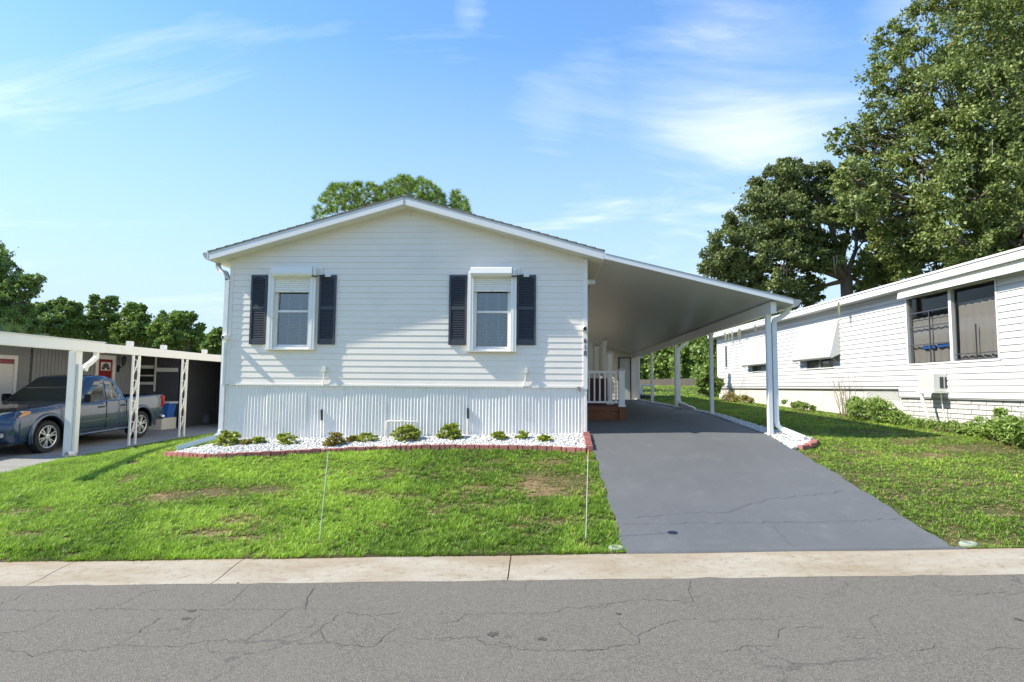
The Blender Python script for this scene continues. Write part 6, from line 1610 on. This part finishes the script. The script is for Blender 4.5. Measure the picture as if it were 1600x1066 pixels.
bush('low_weeds', 'low weed strip along the brick skirting below the air conditioner', 'weeds', B([(1420, 660, 9), (1440, 662, 8), (1458, 664, 9), (1478, 667, 8), (1500, 669, 9), (1520, 670, 11), (1540, 672, 10), (1410, 656, 10), (1488, 662, 5), (1530, 655, 5)], .1), 3600, .10, M['weed_leaf'], rs, stems=60, elong=5, up=0)
bush('low_weeds', 'sparse weeds at the skirting between the two awning windows', 'weeds', B([(1248, 632, 7), (1258, 634, 6), (1270, 637, 5), (1225, 628, 4), (1240, 634, 5)], .0), 1700, .06, M['weed_leaf'], rs, stems=14)
bush('low_weeds', 'low weeds at the far end of the block skirting', 'weeds', B([(1135, 622, 6), (1150, 624, 7), (1163, 622, 6), (1142, 616, 5), (1172, 626, 5)], .0), 2200, .08, M['shrub_red'], rs, stems=14)
# bare twiggy stems
def twiggy(lab, px0, px1, py_top, n, rs, h=None):
    Ym = YW_((px0+px1)/2); c = onY((px0+px1)/2, 640, Ym); b0 = Vector((c.x, Ym, g(c.x, Ym))); r = empty('bare_shrub', b0, lab, 'shrub', 'bare twiggy shrubs by the right house'); mb = MB()
    for _ in range(n):
        px = rs.uniform(px0, px1); Yd = YW_(px)-rs.uniform(-.1, .25); tp = onY(px+rs.uniform(-14, 14), py_top+rs.rand()**2*38, Yd); bb_ = Vector((b0.x*.6+tp.x*.4, b0.y*.6+tp.y*.4, 0)); bb_.z = g(bb_.x, bb_.y)-.03
        P = limb(mb, bb_, tp, .011, .003, rs, sag=.02, seg=4, n=6)
        for q in P[2:]:
            mb.tube([q, q+Vector((rs.uniform(-.12, .12), rs.uniform(-.12, .12), rs.uniform(.05, .2)))], [.004, .002], 3)
    mb.build('stems', M['twig'], r)
twiggy('bare twiggy shrub beside the rounded bush', 1300, 1345, 584, 16, rs)
twiggy('thin bare stems at the far end of the right house', 1133, 1155, 585, 10, rs)
# pale stone slab among the weeds
for px, py, L_, lab in ((1556, 678.5, .32, 'long flat pale stone in the weeds near the right edge'), (1583, 680, .16, 'smaller pale stone right of the flat one')):
    p = onG(px, py); rq = np.random.RandomState(int(px)); lo = [Vector((p.x+math.cos(a)*L_*rq.uniform(.8, 1.1), p.y+math.sin(a)*L_*.4*rq.uniform(.8, 1.1), p.z-.03)) for a in np.linspace(0, 6.28, 9)[:-1]]
    MB().hexa(lo, [q.lerp(Vector((p.x, p.y, q.z)), .15)+Vector((0, 0, .09+rq.uniform(-.015, .015))) for q in lo]).build('flat_stone', M['greenwhite'] if False else M['stone_bed'], None, lab, 'stone', group='pale stones near the right edge', origin=p, bevel=.012)
# ------------------------------------------------------------------ grass blades
def grass_mat(name):
    m = bpy.data.materials.new(name); m.use_nodes = True; t = m.node_tree; b = t.nodes['Principled BSDF']
    at = N(t, 'ShaderNodeAttribute', attribute_name='tint'); f = at.outputs['Fac']
    c = ramp(t, f, ((0.0, (.42, .28, .17)), (.16, (.38, .30, .14)), (.22, (.06, .12, .02)), (.6, (.22, .37, .04)), (1.0, (.46, .64, .09))))
    t.links.new(c, b.inputs['Base Color']); b.inputs['Roughness'].default_value = .5; b.inputs['Specular IOR Level'].default_value = .3
    tr = N(t, 'ShaderNodeBsdfTranslucent'); t.links.new(c, tr.inputs[0]); mx = N(t, 'ShaderNodeMixShader'); mx.inputs[0].default_value = .35
    o = t.nodes['Material Output']; t.links.new(b.outputs[0], mx.inputs[1]); t.links.new(tr.outputs[0], mx.inputs[2]); t.links.new(mx.outputs[0], o.inputs[0]); return m
M['grass'] = grass_mat('grass_blades')
def vnoise(x, y, s, seed):
    r = np.random.RandomState(seed); T_ = r.rand(256, 256); X_ = x*s; Y2 = y*s; ix = np.floor(X_).astype(int); iy = np.floor(Y2).astype(int); fx = X_-ix; fy = Y2-iy; fx = fx*fx*(3-2*fx); fy = fy*fy*(3-2*fy)
    a = T_[ix % 256, iy % 256]; b = T_[(ix+1) % 256, iy % 256]; c = T_[ix % 256, (iy+1) % 256]; d = T_[(ix+1) % 256, (iy+1) % 256]
    return a*(1-fx)*(1-fy)+b*fx*(1-fy)+c*(1-fx)*fy+d*fx*fy
# worn brown patches, where the photograph shows them: (px, py, radius x m, radius y m, strength)
PATCH = [(onG(px, py), rx_, ry_, k_) for px, py, rx_, ry_, k_ in ((268, 775, .33, .25, .9), (335, 768, .35, .22, .8), (408, 766, .4, .2, .7), (865, 757, .55, .38, 1.0), (748, 762, .22, .18, .7), (900, 752, .25, .3, .7), (325, 834, .4, .13, .8), (375, 840, .25, .1, .7),
         (866, 722, .4, .15, .5), (840, 745, .3, .25, .7), (455, 774, .15, .12, .5), (28, 800, .2, .12, .4), (40, 834, .22, .1, .5), (610, 775, .35, .12, .4), (560, 770, .4, .14, .4), (880, 812, .5, .15, .35), (700, 790, .4, .1, .3), (608, 735, .3, .12, .5), (745, 735, .3, .12, .45),
         (1513, 700, .45, .28, .9), (1450, 712, .5, .2, .4), (1340, 705, .3, .25, .4), (1570, 800, .22, .14, .8), (1300, 745, .35, .2, .35), (1530, 757, .3, .14, .5), (1500, 846, .4, .08, .8), (1400, 772, .3, .15, .3), (1260, 712, .2, .15, .5), (1330, 755, .25, .15, .4), (1205, 720, .2, .15, .4))]
def grass(name, n, xr, yr, h, w, seed, dens_y=None, label=None, thin=1.0, bl=8, tri=True):
    r = np.random.RandomState(seed); x = r.uniform(*xr, n); y = r.uniform(*yr, n)
    if dens_y is not None: y = yr[0]+(yr[1]-yr[0])*r.rand(n)**dens_y
    y = np.maximum(y, YB+.035)
    ok = ~((x > DX0-.01) & (x < DX1+.02) & (y < 30)) & ~in_bed(x, y) & ~in_strip(x, y) & ~((x > XL) & (x < XR+.3) & (y > FY-.02) & (y < 29)) & ~((x > -16.1) & (x < -10.08) & (y < 24)) & (y > YB+.01)
    wl = (NP.x+(FP.x-NP.x)*np.clip((y-NP.y)/(FP.y-NP.y), -.2, 1.05)); ok &= ~((x > wl-.02) & (y > NP.y-.1) & (y < FP.y+.2)) & ~((x > XR) & (x < PX+.2) & (y > 29.5) & (y < 33))
    ok &= np.abs(x) < .93*y+1.0
    x, y = x[ok], y[ok]
    big = vnoise(x, y, .9, 1); med = vnoise(x, y, 3.1, 2); sm = vnoise(x, y, 11, 3); fine = vnoise(x, y, 26, 5)
    dry = np.zeros(len(x))
    for p, rx_, ry_, k_ in PATCH:
        d2 = ((x-p.x)/rx_)**2+((y-p.y)/ry_)**2; dry = np.maximum(dry, k_*np.exp(-d2*1.0))
    dry = dry*np.clip(.35+1.5*(vnoise(x, y, 7.5, 9)*.6+vnoise(x, y, 17, 10)*.4), .2, 1.25)
    dry += np.clip(vnoise(x, y*1.6, 1.5, 7)*.45+vnoise(x, y*1.6, 5.3, 8)*.4+vnoise(x, y, 13, 12)*.3-.70, 0, 1)*2.2*thin + np.where(x > DX1, .08, 0)
    dry = np.clip(dry, 0, 1); drymask = np.clip(dry*1.5+(sm-.5)*.9*(dry > .12), 0, 1)
    keep = r.rand(len(x)) > drymask*.45
    keep &= (fine+sm*.7+r.rand(len(x))*.3) > .80
    x, y, med, sm, big, drymask, fine = (q[keep] for q in (x, y, med, sm, big, drymask, fine)); n = len(x)
    # each seed point becomes a small tuft whose blades fan outwards
    kb = bl; T0 = r.rand(n)
    x, y, med, sm, big, drymask, fine, T0 = (np.repeat(q, kb) for q in (x, y, med, sm, big, drymask, fine, T0)); n = len(x)
    H = h*(.55+.6*r.rand(n))*(.6+.6*T0)*(.72+.55*med)*(1-.6*drymask)*(.75+.5*fine)
    az = r.uniform(0, 2*math.pi, n); off = h*.35*r.rand(n); x = x+np.cos(az)*off; y = y+np.sin(az)*off; y = np.maximum(y, YB+.01)
    lean = r.uniform(.2, 1.3, n)+.5*drymask; dx = np.cos(az)*np.sin(lean); dy = np.sin(az)*np.sin(lean); dzz = np.cos(lean)
    a2 = az+math.pi/2+r.uniform(-.5, .5, n); ww = w*r.uniform(.7, 1.3, n)
    sx_, sy_ = np.cos(a2)*ww/2, np.sin(a2)*ww/2; z = G(x, y)-.012
    b = np.stack([x, y, z], -1); s_ = np.stack([sx_, sy_, 0*x], -1); d1 = np.stack([dx*.45, dy*.45, dzz*.5+.35], -1)*(H*.75)[:, None]; d2 = np.stack([dx, dy, dzz*.75], -1)*H[:, None]
    isdry = r.rand(n) < drymask*.9
    tint = np.where(isdry, r.uniform(0, .2, n), np.clip(.16+.14*r.rand(n)+.46*T0+.30*(big-.4)+.30*(med-.5)+.25*(fine-.5)+np.where(x < -2, .14, -.02), .21, 1.0))
    tint = np.where((~isdry) & (r.rand(n) < .04), .17, tint)
    if tri:
        V = np.stack([b-s_, b+s_, b+d2], 1).reshape(-1, 3); nv = 3
    else:
        V = np.stack([b-s_*.6, b+s_*.6, b+d1+s_, b+d2*1.0+d1*.25, b+d1-s_], 1)[:, [0, 1, 2, 3]].reshape(-1, 3); nv = 4
    return np_mesh(name, V, np.arange(nv*n).reshape(-1, nv), M['grass'], tint=np.repeat(tint, nv), kind='stuff', label=label, cat='grass')
grass('grass', 128000, (-10.2, 1.0), (YB+.0, 13.2), .075, .0125, 1, dens_y=1.35, label='lush front lawn between the neighbour driveway and the grey driveway')
grass('grass', 64000, (4.4, 13), (YB, 14), .062, .012, 2, dens_y=1.2, label='patchy front lawn on the slope right of the driveway', thin=1.25)
grass('grass', 50000, (4.6, 13), (13.5, 31), .08, .018, 3, tri=True, label='shaded side lawn between the carport and the right house', thin=.4)
grass('grass', 12000, (-12, -5.9), (12.5, 24), .075, .014, 4, label='grass strip beside the left corner of the white house')
grass('grass', 17000, (4, 34), (29, 62), .13, .07, 5, tri=True, dens_y=1.3, label='sunlit back field behind the carport', thin=.6)
grass('grass', 8000, (6, 50), (58, 120), .18, .18, 6, tri=True, label='far end of the back field before the wooden fence', thin=.6)
